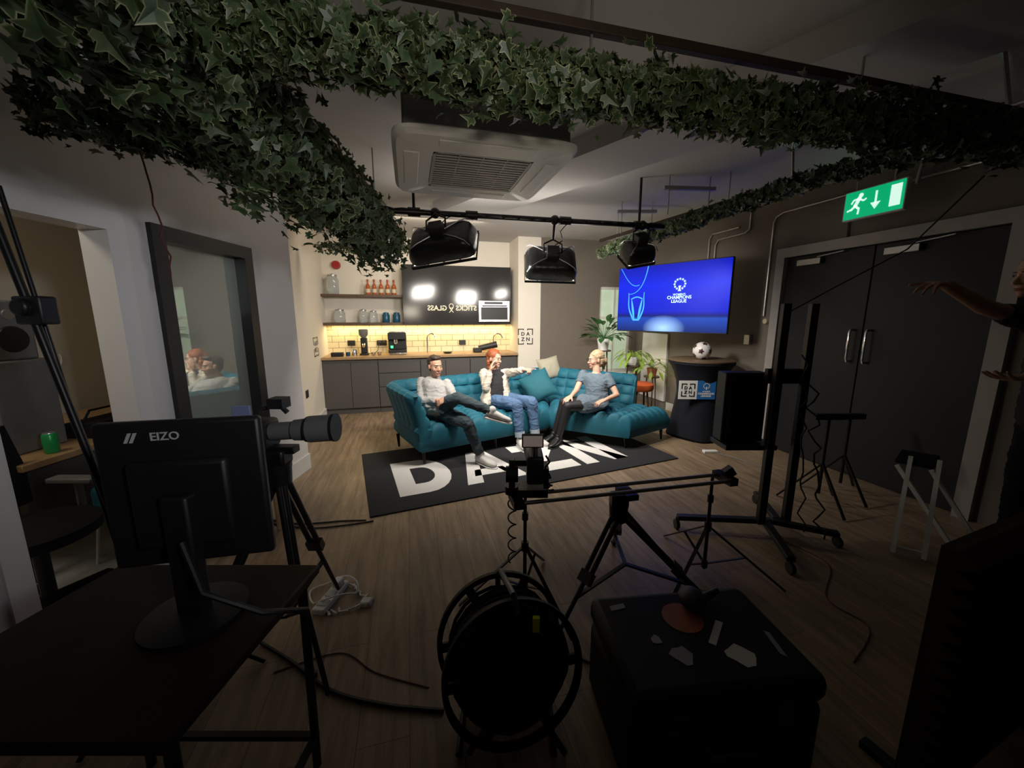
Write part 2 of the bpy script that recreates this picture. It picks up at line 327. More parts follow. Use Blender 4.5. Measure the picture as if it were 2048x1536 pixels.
for s_,h in((.24,.22),(.60,.22),(.76,.2)): jar(s_,.45,1.446,.085 if s_<.5 else .065,h,GLASSM,"clear glass storage jar on dark shelf","glass jars")
BLUEJ=mat("blue_ceramic",(.01,.07,.13),.3)
for s_ in(.96,1.13): jar(s_,.43,1.446,.06,.17,BLUEJ,"dark blue ceramic canister on dark shelf","blue canisters")
G(MR).cyl((.22,.6,2.37),(.22,.54,2.37),.07,.06,24).obj("alarm_bell",mat("red_plastic",(.35,.02,.02),.4),label="round red alarm bell on white wall",cat="alarm bell")
t=thing("coffee_grinder",RM(.6,.3,.92),"black coffee grinder with bean hopper on worktop","coffee grinder")
G(MR).box(.53,.67,.22,.38,.92,.95).box(.55,.65,.27,.38,.95,1.2).obj("body",BLKP,parent=t,bevel=.01)
G().lathe(RM(.6,.3,1.2),[(.03,0),(.07,.05),(.075,.13),(.06,.14)],20).obj("hopper",GREYP,parent=t)
G(MR).cyl((.6,.27,1.1),(.6,.2,1.07),.03,.025).obj("spout",CHROME,parent=t)
t=thing("espresso_machine",RM(1.12,.3,.92),"black and chrome espresso machine with green light","espresso machine")
G(MR).box(.98,1.27,.2,.45,.95,1.0).box(.98,1.27,.32,.45,1.0,1.25).box(.98,1.27,.2,.45,1.17,1.28).obj("body",BLKP,parent=t,bevel=.008)
G(MR).cyl((1.1,.26,1.17),(1.1,.26,1.1),.03).cyl((1.1,.26,1.1),(1.1,.14,1.09),.012).obj("portafilter",CHROME,parent=t)
G(MR).box(.99,1.26,.19,.31,.925,.95).obj("drip_tray",CHROME,parent=t,bevel=.004)
G(MR).box(1.0,1.25,.21,.44,1.28,1.30).obj("cup_rail",CHROME,parent=t,bevel=.004)
G(MR).box(1.02,1.06,.195,.2,1.03,1.07).obj("indicator_light",mat("green_led",(.1,.8,.3),.4,emit=(.05,1,.3),es=2),parent=t,smooth=False)
for s_,h,lab in((1.62,.36,"chrome arched kitchen tap"),(2.8,.34,"chrome tap behind the black camera")):
    g=G(MR);pts=[(s_,.45,.92),(s_,.45,.92+h*.7)]+[(s_+.07-.07*math.cos(a),.45-.05*(1-math.cos(a)),.92+h*.7+.08*math.sin(a)) for a in [pi*i/10 for i in range(1,11)]]
    g.tube(pts,.012);g.obj("kitchen_tap",CHROME,label=lab,cat="tap",group="kitchen taps")
for s_,z in((.37,1.1),(2.25,1.08)):
    G(MR).box(s_-.06,s_+.06,.57,.59,z-.045,z+.045).obj("wall_socket",BLKP,label="black double wall socket on cream tiles",cat="socket",group="black sockets",bevel=.004)
t=thing("wall_socket",RM(.86,.58,1.05),"black wall socket with two plugs and cable","socket","black sockets")
G(MR).box(.78,.94,.57,.59,1.05,1.14).obj("plate",BLKP,parent=t,bevel=.004)
for q in(.82,.9): G(MR).box(q-.025,q+.025,.53,.57,1.07,1.12).obj("plug",BLKP,parent=t,bevel=.006)
G(MR).tube([(.82,.53,1.08),(.80,.45,.98),(.75,.4,.935),(.68,.38,.93)],.006).obj("cable",BLKP,parent=t)
G(MR).box(.12,.30,.1,.2,.92,.985).obj("radio_box",BLKP,label="small black box with dial on worktop",cat="box",bevel=.01)
G().lathe(RM(.45,.25,.92),[(.04,0),(.042,.01),(.042,.07),(.034,.09),(.03,.1)],18).obj("milk_jug",CHROME,label="steel milk jug on oak worktop",cat="jug")
G().lathe(RM(.36,.2,.92),[(.03,0),(.035,.01),(.035,.06),(.03,.06)],18).obj("coffee_tin",BLUEJ,label="small dark tin on oak worktop",cat="tin")
for q in(.75,.84): G().lathe(RM(q,.18,.92),[(.02,0),(.032,.02),(.036,.055),(.032,.055)],16).obj("cup",CHROME,label="small steel cup beside coffee machine",cat="cup",group="steel cups")
t=thing("video_camera",RM(2.55,.3,.92),"black camera body with long lens lying on worktop","camera")
G(MR).box(2.4,2.55,.24,.36,.92,1.0).obj("body",BLKP,parent=t,bevel=.015)
G(MR).cyl((2.5,.3,.99),(2.82,.26,1.06),.05,.06,20).obj("lens",BLKP,parent=t)
G().lathe(RM(1.95,.25,.92),[(.05,0),(.085,.025),(.08,.025),(.04,.006)],20).obj("bowl",BLKP,label="shallow dark bowl on oak worktop",cat="bowl")
def dazn_sign(M,w,name,lab,par=None,ink=BLKP):
    t=thing(name,M@V((0,0,0)),lab,"sign","square logo signs") if par is None else par
    h=w/2;b_=w*.055
    g=G(M)
    g.box(-h,-.14*w,h-b_,h,0,.003).box(.14*w,h,h-b_,h,0,.003).box(-h,-.14*w,-h,-h+b_,0,.003).box(.14*w,h,-h,-h+b_,0,.003)
    g.box(-h,-h+b_,.10*w,h,0,.003).box(-h,-h+b_,-h,-.10*w,0,.003).box(h-b_,h,.10*w,h,0,.003).box(h-b_,h,-h,-.10*w,0,.003)
    for x_ in(-.14*w,.14*w):
        g.box(x_-b_/2,x_+b_/2,h-b_*1.8,h,0,.003);g.box(x_-b_/2,x_+b_/2,-h,-h+b_*1.8,0,.003)
    for tx,x_,y_ in(("D",-.17,.16),("A",.17,.16),("Z",-.17,-.18),("N",.17,-.18)): g.text(tx,w*.33,T3((x_*w,y_*w,.001)),w*.008,.001)
    g.obj("logo",ink,parent=t,smooth=False);return t
dazn_sign(wallM(RM(3.27,-.004,1.2),B),.27,"wall_sign","black square logo lettering on white pier")
dazn_sign(wallM(RM(.004,-.27,1.11),-RR),.28,"wall_sign","black square logo lettering beside kitchen")
G(MR).box(0,.012,-1.06,-.95,.5,.6).obj("wall_socket",BLKP,label="black wall socket low on white wall",cat="socket",group="black sockets",bevel=.003)
# ---------------------------------------------------------------- sofa
A=[V((-.95,3.78,0)),V((.48,4.70,0)),V((.56,5.77,0)),V((-1.44,4.53,0))]
Bq=[V((.48,4.70,0)),V((1.36,4.27,0)),V((2.0,4.72,0)),V((.56,5.77,0))]
sofa=thing("sofa",(.3,4.8,0),"teal velvet tufted corner sofa with black legs","sofa")
def bil(q,u,v): return q[0]*(1-u)*(1-v)+q[1]*u*(1-v)+q[2]*u*v+q[3]*(1-u)*v
def seat(q,nu,nv,tu,tv,zt=.43):
    vs=[];fs=[];g=G()
    for j in range(nv+1):
        for i in range(nu+1):
            u=i/nu;v=j/nv
            e=(max(0,1-abs(2*u-1)**16)**.5)*(max(0,1-abs(2*v-1)**16)**.5)
            t=abs(math.sin(pi*u*tu)*math.sin(pi*v*tv))**.45
            p=bil(q,u,v);p.z=.27+(zt-.27)*e-(1-t)*.042*e;vs.append(p)
    W=nu+1
    for j in range(nv):
        for i in range(nu): fs.append((j*W+i,j*W+i+1,(j+1)*W+i+1,(j+1)*W+i))
    loop=[i for i in range(W)]+[j*W+nu for j in range(1,nv+1)]+[nv*W+i for i in range(nu-1,-1,-1)]+[j*W for j in range(nv-1,0,-1)]
    n0=len(vs);c=bil(q,.5,.5)
    for z,k in((.2,1.0),(.15,.97)):
        for l in loop:
            p=vs[l].copy();p=c+(p-c)*k;p.z=z;vs.append(p)
    m=len(loop)
    for i in range(m):
        fs.append((loop[(i+1)%m],loop[i],n0+i,n0+(i+1)%m));fs.append((n0+(i+1)%m,n0+i,n0+m+i,n0+m+(i+1)%m))
    fs.append(tuple(n0+m+i for i in range(m)));g.add(vs,fs);return g
seat(A,132,72,11,6).obj("seat",TEALV,parent=sofa)
seat(Bq,84,84,7,7).obj("seat",TEALV,parent=sofa)
P=[V((-.95,3.78,0)),V((-1.44,4.53,0)),V((.56,5.80,0)),V((1.64,5.01,0))]
def rnd(P,r,n=8):
    out=[P[0]]
    for i in range(1,len(P)-1):
        a=(P[i-1]-P[i]).normalized()*r+P[i];b_=(P[i+1]-P[i]).normalized()*r+P[i]
        for k in range(n+1):
            t=k/n;out.append(a*(1-t)**2+P[i]*2*t*(1-t)+b_*t*t)
    return out+[P[-1]]
path=rnd(P,.22)
def resample(pts,n):
    L=[0]
    for i in range(1,len(pts)):L.append(L[-1]+(pts[i]-pts[i-1]).length)
    out=[];T=L[-1]
    for k in range(n):
        d=T*k/(n-1);i=1
        while i<len(L)-1 and L[i]<d:i+=1
        t=(d-L[i-1])/max(1e-9,L[i]-L[i-1]);out.append(pts[i-1].lerp(pts[i],t))
    return out,T
NP=300;pp,T=resample(path,NP)
prof0=[(-.02,.15),(.0,.2),(.02,.35),(.05,.5),(.085,.62),(.11,.71),(.105,.755),(.07,.785),(.02,.79),(-.03,.775),(-.06,.73),(-.085,.65),(-.11,.57),(-.14,.49),(-.17,.41),(-.18,.36),(-.18,.15)]
prof=[]
for i in range(len(prof0)-1):
    for k in range(4):
        t=k/4;prof.append((prof0[i][0]*(1-t)+prof0[i+1][0]*t,prof0[i][1]*(1-t)+prof0[i+1][1]*t))
prof.append(prof0[-1]);K=len(prof)
vs=[];fs=[]
for i in range(NP):
    d=(pp[min(i+1,NP-1)]-pp[max(i-1,0)]).normalized();nrm=V((-d.y,d.x,0))
    nrm=nrm if (nrm.dot(pp[i]-V((.2,4.6,0)))>0) else -nrm
    dist=T*i/(NP-1);ed=min(dist,T-dist);esc=min(1,(ed/.07+.02))**.4
    for (a,z) in prof:
        zc=.45;aa=(a+.04)*(.55+.45*esc)-.04;zz=zc+(z-zc)*(.86+.14*esc)
        tf=abs(math.sin(pi*dist/.165)*math.sin(pi*(z-.40)/.125))**.45 if z>.38 else 1
        if a<.03: aa+=(1-tf)*.038
        else: aa-=(1-abs(math.sin(pi*dist/.165))**.4)*.016
        p=pp[i]+nrm*aa;vs.append(V((p.x,p.y,zz)))
for i in range(NP-1):
    for k in range(K): fs.append((i*K+k,i*K+(k+1)%K,(i+1)*K+(k+1)%K,(i+1)*K+k))
fs+=[tuple(range(K)),tuple(range((NP-1)*K,NP*K))[::-1]]
G().add(vs,fs).obj("backrest",TEALV,parent=sofa)
for x,y in((-.93,3.86),(-1.36,4.42),(-.2,4.36),(.47,4.86),(1.33,4.37),(1.88,4.7),(.52,5.6),(1.5,4.95)):
    G().cyl((x,y,.17),(x+.01,y-.01,.013),.022,.012,12).obj("leg",BLKM,parent=sofa)
def cushion(c,n,w,m,label,name="scatter_cushion",roll=0,up=None):
    n=V(n).normalized();x,y=ortho(n);ca,sa=math.cos(roll),math.sin(roll);x,y=x*ca+y*sa,y*ca-x*sa
    vs=[];N=22;g=G()
    for sd in(1,-1):
        for j in range(N+1):
            for i in range(N+1):
                u=2*i/N-1;v=2*j/N-1
                h=.085*sd*((1-abs(u)**2.6)*(1-abs(v)**2.6))**.5
                k=1-.07*(1-abs(u)*abs(v))*(max(abs(u),abs(v)))**3
                h+=.016*sd*noise.noise(V((u*3,v*3,sd)))*(1-abs(u))*(1-abs(v))
                vs.append(V(c)+x*u*w/2*k+y*v*w/2*k+n*h)
    W=N+1;o=W*W
    fs=[(j*W+i,j*W+i+1,(j+1)*W+i+1,(j+1)*W+i) for j in range(N) for i in range(N)]+[(o+j*W+i,o+(j+1)*W+i,o+(j+1)*W+i+1,o+j*W+i+1) for j in range(N) for i in range(N)]
    g.add(vs,fs).obj(name,m,label=label,cat="cushion",group="sofa cushions")
cushion((.36,5.22,.60),(-.1,-.85,.5),.42,mat("teal_cushion",(.006,.09,.12),.8,sheen=.3,bump=.2),"teal square scatter cushion leaning on sofa back",roll=.5)
cushion((.56,5.72,.78),(.2,-.9,.35),.34,mat("beige_cushion",(.30,.28,.21),.85,bump=.2),"beige cushion on top of sofa corner",roll=.2)
# ---------------------------------------------------------------- rug
RA=math.radians(23.3);ru=V((math.cos(RA),math.sin(RA),0));rv=V((-math.sin(RA),math.cos(RA),0))
RGM=frame((-1.105,2.77,.001),ru,rv,(0,0,1))
rug=thing("rug",RGM@V((1.6,.75,-.001)),"black doormat-style rug with large white block letters","rug")
G(RGM).box(0,3.2,0,1.5,0,.012).obj("mat_body",mat("black_pile",(.018,.018,.02),.95,bump=.9,bs=180,nv=.5,ns=200),parent=rug,smooth=False,bevel=.005)
WPILE=mat("white_pile",(.72,.70,.67),.95,bump=.9,bs=180,nv=.12,ns=150)
def ltr(pts,u0,k=.56,h=.82,v0=.24): return [(u0+x*k,v0+y*h) for x,y in pts]
def pr(g,pts):g.prism(pts,.003,RGM@Matrix.Translation((0,0,.012)))
g=G()
def strip(g,o,i):
    n=len(o)
    for k in range(n-1): pr(g,[o[k],o[k+1],i[k+1],i[k]])
def Darc(r0x,r0y,x0,cy,n=12): return [(x0+r0x*math.sin(pi*k/n),cy-r0y*math.cos(pi*k/n)) for k in range(n+1)]
o_=ltr([(0,0)]+Darc(.5,.5,.46,.5)+[(0,1)],.26);i_=ltr([(.3,.26)]+Darc(.22,.24,.46,.5)+[(.3,.74)],.26)
strip(g,o_,i_);pr(g,[o_[-1],o_[0],i_[0],i_[-1]])
def L_(p,u0): pr(g,ltr(p,u0))
L_([(-.06,0),(.22,0),(.54,1),(.32,1)],.90);L_([(.78,0),(1.06,0),(.70,1),(.46,1)],.90);L_([(.16,.20),(.84,.20),(.77,.38),(.23,.38)],.90)
L_([(.04,.76),(.96,.76),(.96,1),(.04,1)],1.55);L_([(.02,0),(.98,0),(.98,.24),(.02,.24)],1.55);L_([(.02,.24),(.42,.24),(.96,.76),(.56,.76)],1.55)
L_([(.02,0),(.30,0),(.30,1),(.02,1)],2.16);L_([(.70,0),(.98,0),(.98,1),(.70,1)],2.16);L_([(.02,1),(.34,1),(.98,0),(.66,0)],2.16)
g.obj("lettering",WPILE,parent=rug,smooth=False,label="white block lettering woven in rug")
# ---------------------------------------------------------------- high table
TC=V((2.42,4.9,0))
t=thing("cocktail_table",TC,"round high table in black stretch cover beside sofa","table")
prof=[(.36,.0),(.37,.02),(.35,.1),(.315,.25),(.285,.42),(.265,.58),(.28,.72),(.32,.85),(.37,.94),(.39,.965),(.39,.985),(.36,.99)]
g=G();n=48;vs=[];fs=[]
for r_,z in prof:
    for i in range(n):
        a=2*pi*i/n;lift=(1-min(1,z/.35))*(.10*abs(math.sin(2*a+.4)))
        rr=r_*(1-lift*.9);vs.append(TC+V((rr*math.cos(a),rr*math.sin(a),z+lift*.25*(z<.15))))
k=len(prof)
fs=[(j*n+i,j*n+(i+1)%n,(j+1)*n+(i+1)%n,(j+1)*n+i) for j in range(k-1) for i in range(n)]+[tuple(range(n))[::-1],tuple(range((k-1)*n,k*n))]
g.add(vs,fs).obj("stretch_cover",mat("black_spandex",(.006,.007,.012),.8,spec=.25),parent=t)
G().lathe(TC+V((0,0,.99)),[(.385,0),(.39,.004),(.39,.018),(.38,.022)],48).obj("table_top",mat("table_top_wood",(.12,.08,.045),.5),parent=t)
cd=V((-.5,-.866,0));cp=TC+cd*.315+V((0,0,.66))
CM=wallM(cp,V((.93,-.05,0)))
t=thing("branded_card",cp-V((0,0,.12)),"white and blue logo card fixed to table cover","sign")
G(CM).box(-.22,0,-.115,.115,0,.006).obj("white_panel",WPL,parent=t,smooth=False)
G(CM).box(0,.22,-.115,.115,0,.006).obj("blue_panel",mat("blue_card",(.02,.14,.42),.5),parent=t,smooth=False)
dazn_sign(CM@Matrix.Translation((-.11,0,.007)),.16,"","",par=t)
def emblem(g,M,r,n=10):
    for k in range(n):
        a=2*pi*k/n-pi/2
        if k==0: continue
        q=[]
        for j in range(10):
            rr=(r*.27 if j%2==0 else r*.11);b2=a+2*pi*j/10
            q.append((r*math.cos(a)+rr*math.cos(b2),r*math.sin(a)*.9+rr*math.sin(b2)))
        g.prism(q,.002,M)
    g.prism([(-r*.25,-r*.3),(r*.25,-r*.3),(r*.12,-r*.75),(r*.3,-r*1.25),(-r*.3,-r*1.25),(-r*.12,-r*.75)],.002,M)
g=G();emblem(g,CM@Matrix.Translation((.11,.05,.007)),.035);g.text("WOMEN'S",.02,CM@Matrix.Translation((.11,-.018,.007)),.0005);g.text("CHAMPIONS\nLEAGUE",.034,CM@Matrix.Translation((.11,-.06,.007)),.0008,.001,.85)
g.obj("emblem_lettering",WPL,parent=t,smooth=False)
bc=V((2.40,4.86,1.12))
me=G();me.sph(bc,.11,28,18)
ball=me.obj("football",mat("football_white",(.72,.70,.68),.35),label="white football with dark red and black panels",cat="ball")
g=G()
phi=(1+5**.5)/2
for v_ in [V(x).normalized() for x in((0,1,phi),(0,1,-phi),(0,-1,phi),(0,-1,-phi),(1,phi,0),(1,-phi,0),(-1,phi,0),(-1,-phi,0),(phi,0,1),(phi,0,-1),(-phi,0,1),(-phi,0,-1))]:
    x,y=ortho(v_);pts=[bc+(v_+(x*math.cos(a)+y*math.sin(a))*(.36 if i%2==0 else .2)).normalized()*.1115 for i,a in enumerate([2*pi*i/10 for i in range(10)])]
    g.add([bc+v_*.1125]+pts,[(0,1+i,1+(i+1)%10) for i in range(10)])
g.obj("star_panels",mat("ball_panels",(.06,.02,.03),.4),parent=ball,smooth=False)
# ---------------------------------------------------------------- television
TL=V((1.54,5.70,0));TR=V((2.51,4.55,0));td=(TR-TL).normalized();tw=(TR-TL).length;tn=td.cross(V((0,0,1)))
TM=frame(TL+V((0,0,1.35)),td,(0,0,1),tn)
t=thing("television",(TL+TR)/2+V((0,0,1.35)),"large flat television showing blue trophy graphic","television")
G(TM).box(-.008,tw+.008,-.012,.87,-.05,-.004).obj("casing",BLKP,parent=t,bevel=.006)
G(TM).box(0,tw,0,.86,-.004,0).obj("screen",SCREEN,parent=t,smooth=False)
EM=mat("screen_white",(.5,.7,1),.5,emit=(.35,.6,1),es=.9);EC=mat("screen_cyan",(.02,.2,.6),.5,emit=(.03,.28,1),es=1.0)
g=G();M2=TM@Matrix.Translation((tw*.60,.60,.001));emblem(g,M2,.07,12)
g.text("WOMEN'S",.036,TM@Matrix.Translation((tw*.60,.47,.001)),.0004);g.text("CHAMPIONS\nLEAGUE",.056,TM@Matrix.Translation((tw*.60,.41,.001)),.0008,.001,.85)
g.obj("emblem_graphic",EM,parent=t,smooth=False,label="pale star emblem and lettering")
g=G()
def ribbon(pts,w):
    for i in range(len(pts)-1):
        a,b_=V(pts[i]+(0,)),V(pts[i+1]+(0,));d=(b_-a).normalized();n_=V((-d.y,d.x,0));w0=w(i/(len(pts)-1));w1=w((i+1)/(len(pts)-1))
        q=[a-n_*w0,b_-n_*w1,b_+n_*w1,a+n_*w0];g.prism([(p.x,p.y) for p in q],.001,TM@Matrix.Translation((0,0,.001)))
for sgn in(-1,1):
    ribbon([(tw*.2+sgn*(.05+.11*math.sin(pi*.5*q)**2*(1 if sgn<0 else .8)+.03*math.sin(q*5)),.16+.36*q) for q in [i/16 for i in range(17)]],lambda q:.012*(1-q*.6))
    ribbon([(tw*.2+sgn*(.03+.05*q),.16+.26*q) for q in [i/10 for i in range(11)]],lambda q:.006+.010*math.sin(q*pi))
ribbon([(tw*.2-.05+.1*q,.15) for q in (0,.5,1)],lambda q:.012);ribbon([(tw*.2-.09+.18*q,.43+.03*math.sin(q*pi)) for q in [i/8 for i in range(9)]],lambda q:.008)
ribbon([(tw*.12+.42*q-.15*q*q,.5+.36*q*q) for q in [i/12 for i in range(13)]],lambda q:.003+.004*q)
ribbon([(tw*.02+.3*q,.86-.25*math.sin(q*pi*.6)) for q in [i/12 for i in range(13)]],lambda q:.004)
g.obj("trophy_graphic",EC,parent=t,smooth=False,label="pale blue trophy outline graphic")
mp_=(TL+TR)/2-tn*.10+V((0,0,1.8));wp=RM(5.44,-1.2,1.8)
G().tube([mp_,(mp_+wp)/2+V((-.1,.15,0)),wp],.03).obj("wall_arm",BLKM,parent=t)
G(TM).box(tw/2-.25,tw/2+.25,.25,.6,-.10,-.052).obj("mount_plate",BLKM,parent=t,bevel=.004)
# ---------------------------------------------------------------- ivy
LO=[(0,-.12),(.22,-.30),(.46,-.18),(.34,.05),(.62,.28),(.24,.36),(0,1.0),(-.24,.36),(-.62,.28),(-.34,.05),(-.46,-.18),(-.22,-.30)]
LO=[(x,y-.1) for x,y in LO]
def ivy(name,pts,rad,cnt,size,label,droop=.3):
    pts=[V(p) for p in pts];L=[0]
    for i in range(1,len(pts)):L.append(L[-1]+(pts[i]-pts[i-1]).length)
    T=L[-1];vs=[];fs=[];ed=[];top=thing(name,(pts[0]+pts[-1])/2,label,"garland","hanging ivy garlands")
    for q in range(cnt):
        d=T*random.random();i=1
        while i<len(L)-1 and L[i]<d:i+=1
        t=(d-L[i-1])/(L[i]-L[i-1]);c=pts[i-1].lerp(pts[i],t);ax=(pts[i]-pts[i-1]).normalized()
        x,y=ortho(ax);a=random.random()*2*pi;R=rad(d/T)*(.35+.65*random.random()**.5)*(.85+.4*noise.noise(V((d*4,a,0))))
        if random.random()<.10:R*=1.4
        o=x*math.cos(a)+y*math.sin(a);c=c+o*R+V((0,0,-.25*R*random.random()*droop*3))+ax*random.uniform(-.05,.05)
        c.z=min(c.z,CH-.06);c.x=max(c.x,-2.04)if c.y<3.8 else c.x
        nrm=(o+V((random.uniform(-.9,.9),random.uniform(-1.0,.7),random.uniform(-.9,.6)))).normalized()
        tip=V((random.uniform(-.8,.8),random.uniform(-.8,.8),random.uniform(-1.2,.6)));tip=(tip-nrm*tip.dot(nrm)).normalized();sd=tip.cross(nrm)
        k=size*random.uniform(.6,1.25);n0=len(vs);br=random.random()
        vs.append(c);ed.append(.0)
        for sc,e in((.78,.42+.15*br),(1,.5+.5*br)):
            for lx,ly in LO:
                fold=abs(lx)*.35*sc-(ly*.25)**2*2*sc
                vs.append(c+sd*lx*k*sc+tip*ly*k*sc+nrm*fold*k);ed.append(e)
        m=len(LO)
        for i2 in range(m):
            j2=(i2+1)%m;fs.append((n0,n0+1+i2,n0+1+j2));fs.append((n0+1+i2,n0+1+m+i2,n0+1+m+j2,n0+1+j2))
    me=bpy.data.meshes.new("leaves");o0=(pts[0]+pts[-1])/2;me.from_pydata([tuple(v-o0) for v in vs],[],fs);me.update()
    at=me.attributes.new("edge",'FLOAT','POINT');at.data.foreach_set("value",ed);me.materials.append(LEAF)
    o=bpy.data.objects.new("leaves",me);place(o,o0,top,None,None,None,"stuff")
    g=G()
    for w_ in range(3):
        off=V((random.uniform(-.04,.04),random.uniform(-.04,.04),random.uniform(-.03,.03)))
        g.tube([p+off for p in pts],.006,6)
    g.obj("vine",mat("vine_stem",(.05,.035,.02),.8),parent=top)
ivy("ivy_garland",[(-.95,.75,2.52),(-1.12,1.3,2.47),(-1.16,2.0,2.42),(-1.13,2.6,2.36),(-1.10,3.1,2.27),(-1.06,3.45,2.16)],lambda t:.24+.03*math.sin(t*pi)-.03*t ,5200,.056,"thick mass of variegated ivy hanging from ceiling frame",.9)
ivy("ivy_garland",[(-1.2,1.30,2.46),(-.22,1.55,2.44),(1.03,1.85,2.44),(1.9,2.02,2.45),(2.75,2.2,2.46)],lambda t:.118,4200,.05,"long ivy garland wound along ceiling frame",.4)
ivy("ivy_garland",[(2.6,2.2,2.52),(2.2,3.1,2.55),(1.7,4.2,2.47),(1.2,5.4,2.40)],lambda t:.08,1900,.05,"ivy garland running towards the back wall",.2)
ivy("ivy_garland",[(-2.0,1.75,2.42),(-1.7,2.1,2.42),(-1.2,2.5,2.40)],lambda t:.10,900,.05,"short ivy garland joining the white wall",.5)
ivy("ivy_garland",[(-2.5,5.15,2.42),(-1.8,5.2,2.42),(-1.2,5.1,2.40)],lambda t:.07,350,.05,"short ivy strand near the kitchen nook",.5)
fr=thing("garland_frame",(.8,2.5,2.58),"dark timber frame carrying the ivy","frame")
for a,b_ in(((-1.15,1.30,2.62),(2.75,2.26,2.60)),((2.75,2.2,2.62),(1.2,5.5,2.56)),((-1.0,.6,2.60),(-1.12,3.6,2.5))): G().bar(a,b_,.035,.035).obj("beam",DARKW,parent=fr,bevel=.004)
for x,y in((-1.1,1.3),(.3,1.66),(1.6,1.98),(2.7,2.24),(2.0,3.8),(1.35,5.2),(-1.1,3.3)): G().cyl((x,y,2.5),(x,y,CH-.002),.006,n=8).obj("hanger_rod",STEEL,parent=fr)
# ---------------------------------------------------------------- air conditioner
AM=frame((-.21,2.48,2.38),B,RR,(0,0,1))
t=thing("air_conditioner",AM@V((0,0,0)),"white ceiling cassette air conditioner with grille","air conditioner")
g=G(AM)
def sq(h,z,p=10,N=64): return [(h*math.copysign(abs(math.cos(2*pi*i/N+pi/N))**(2/p),math.cos(2*pi*i/N+pi/N)),h*math.copysign(abs(math.sin(2*pi*i/N+pi/N))**(2/p),math.sin(2*pi*i/N+pi/N)),z) for i in range(N)]
rings=[sq(.27,.012),sq(.275,.0),sq(.455,.0),sq(.475,.02),sq(.475,.035),sq(.45,.05),sq(.27,.05)]
vs=[p for r_ in rings for p in r_];N_=64;k=len(rings)
fs=[((j%k)*N_+i,(j%k)*N_+(i+1)%N_,((j+1)%k)*N_+(i+1)%N_,((j+1)%k)*N_+i) for j in range(k) for i in range(N_)]
g.add(vs,fs).obj("fascia",WPL,parent=t)
g=G(AM);g.box(-.265,.265,-.265,.265,.03,.035)
for i in range(15): y=-.255+i*.0364;g.box(-.255,.255,y-.006,y+.006,.002,.02)
for i in range(3): x=-.13+i*.13;g.box(x-.004,x+.004,-.26,.26,.004,.018)
g.box(-.27,-.255,-.27,.27,0,.03);g.box(.255,.27,-.27,.27,0,.03);g.box(-.27,.27,-.27,-.255,0,.03);g.box(-.27,.27,.255,.27,0,.03)
g.obj("intake_grille",mat("grille_plastic",(.42,.41,.39),.5),parent=t,smooth=False)
G(AM).box(-.262,.262,-.262,.262,.024,.029).obj("filter_mesh",GREYP,parent=t,smooth=False)
for a in range(4):
    Mq=AM@Matrix.Rotation(a*pi/2,4,'Z')
    G(Mq).box(-.25,.25,-.42,-.34,-.006,.002).obj("louvre",WPL,parent=t,bevel=.006,label="white air outlet flap")
G(AM).box(-.42,.42,-.42,.42,.05,.36).obj("housing",mat("zinc_housing",(.16,.16,.16),.5,.5),parent=t,bevel=.006)
for a,b_ in((-1,-1),(1,-1),(-1,1),(1,1)): G(AM).cyl((.38*a,.38*b_,.3),(.38*a,.38*b_,.468),.006).obj("threaded_rod",STEEL,parent=t)
# ---------------------------------------------------------------- lighting bar + softboxes
t=thing("lighting_bar",(.19,3.7,2.36),"black overhead lighting bar hung from ceiling","lighting bar")
G().cyl((-1.15,3.40,2.42),(1.5,4.02,2.42),.024).obj("bar",BLKM,parent=t)
for q in(.12,.3,.62,.9):
    p=V((-1.15,3.40,2.42)).lerp(V((1.5,4.02,2.42)),q)
    G().cyl(p-V((.05,.012,0)),p+V((.05,.012,0)),.038).obj("clamp",BLKM,parent=t)
for q in(.12,.9):
    p=V((-1.15,3.40,2.42)).lerp(V((1.5,4.02,2.42)),q);G().cyl(p,(p.x,p.y,CH-.002),.012).obj("drop_rod",BLKM,parent=t)
def wav(a,b_,n=14,sag=.08,w=.03):
    a,b_=V(a),V(b_);return [a.lerp(b_,i/n)+V((w*math.sin(i*1.7),w*math.cos(i*2.1),-sag*math.sin(pi*i/n))) for i in range(n+1)]
G().tube(wav((-1.1,3.38,2.44),(1.45,3.98,2.44),60,.03,.02),.007,6).obj("cable",BLKP,parent=t)
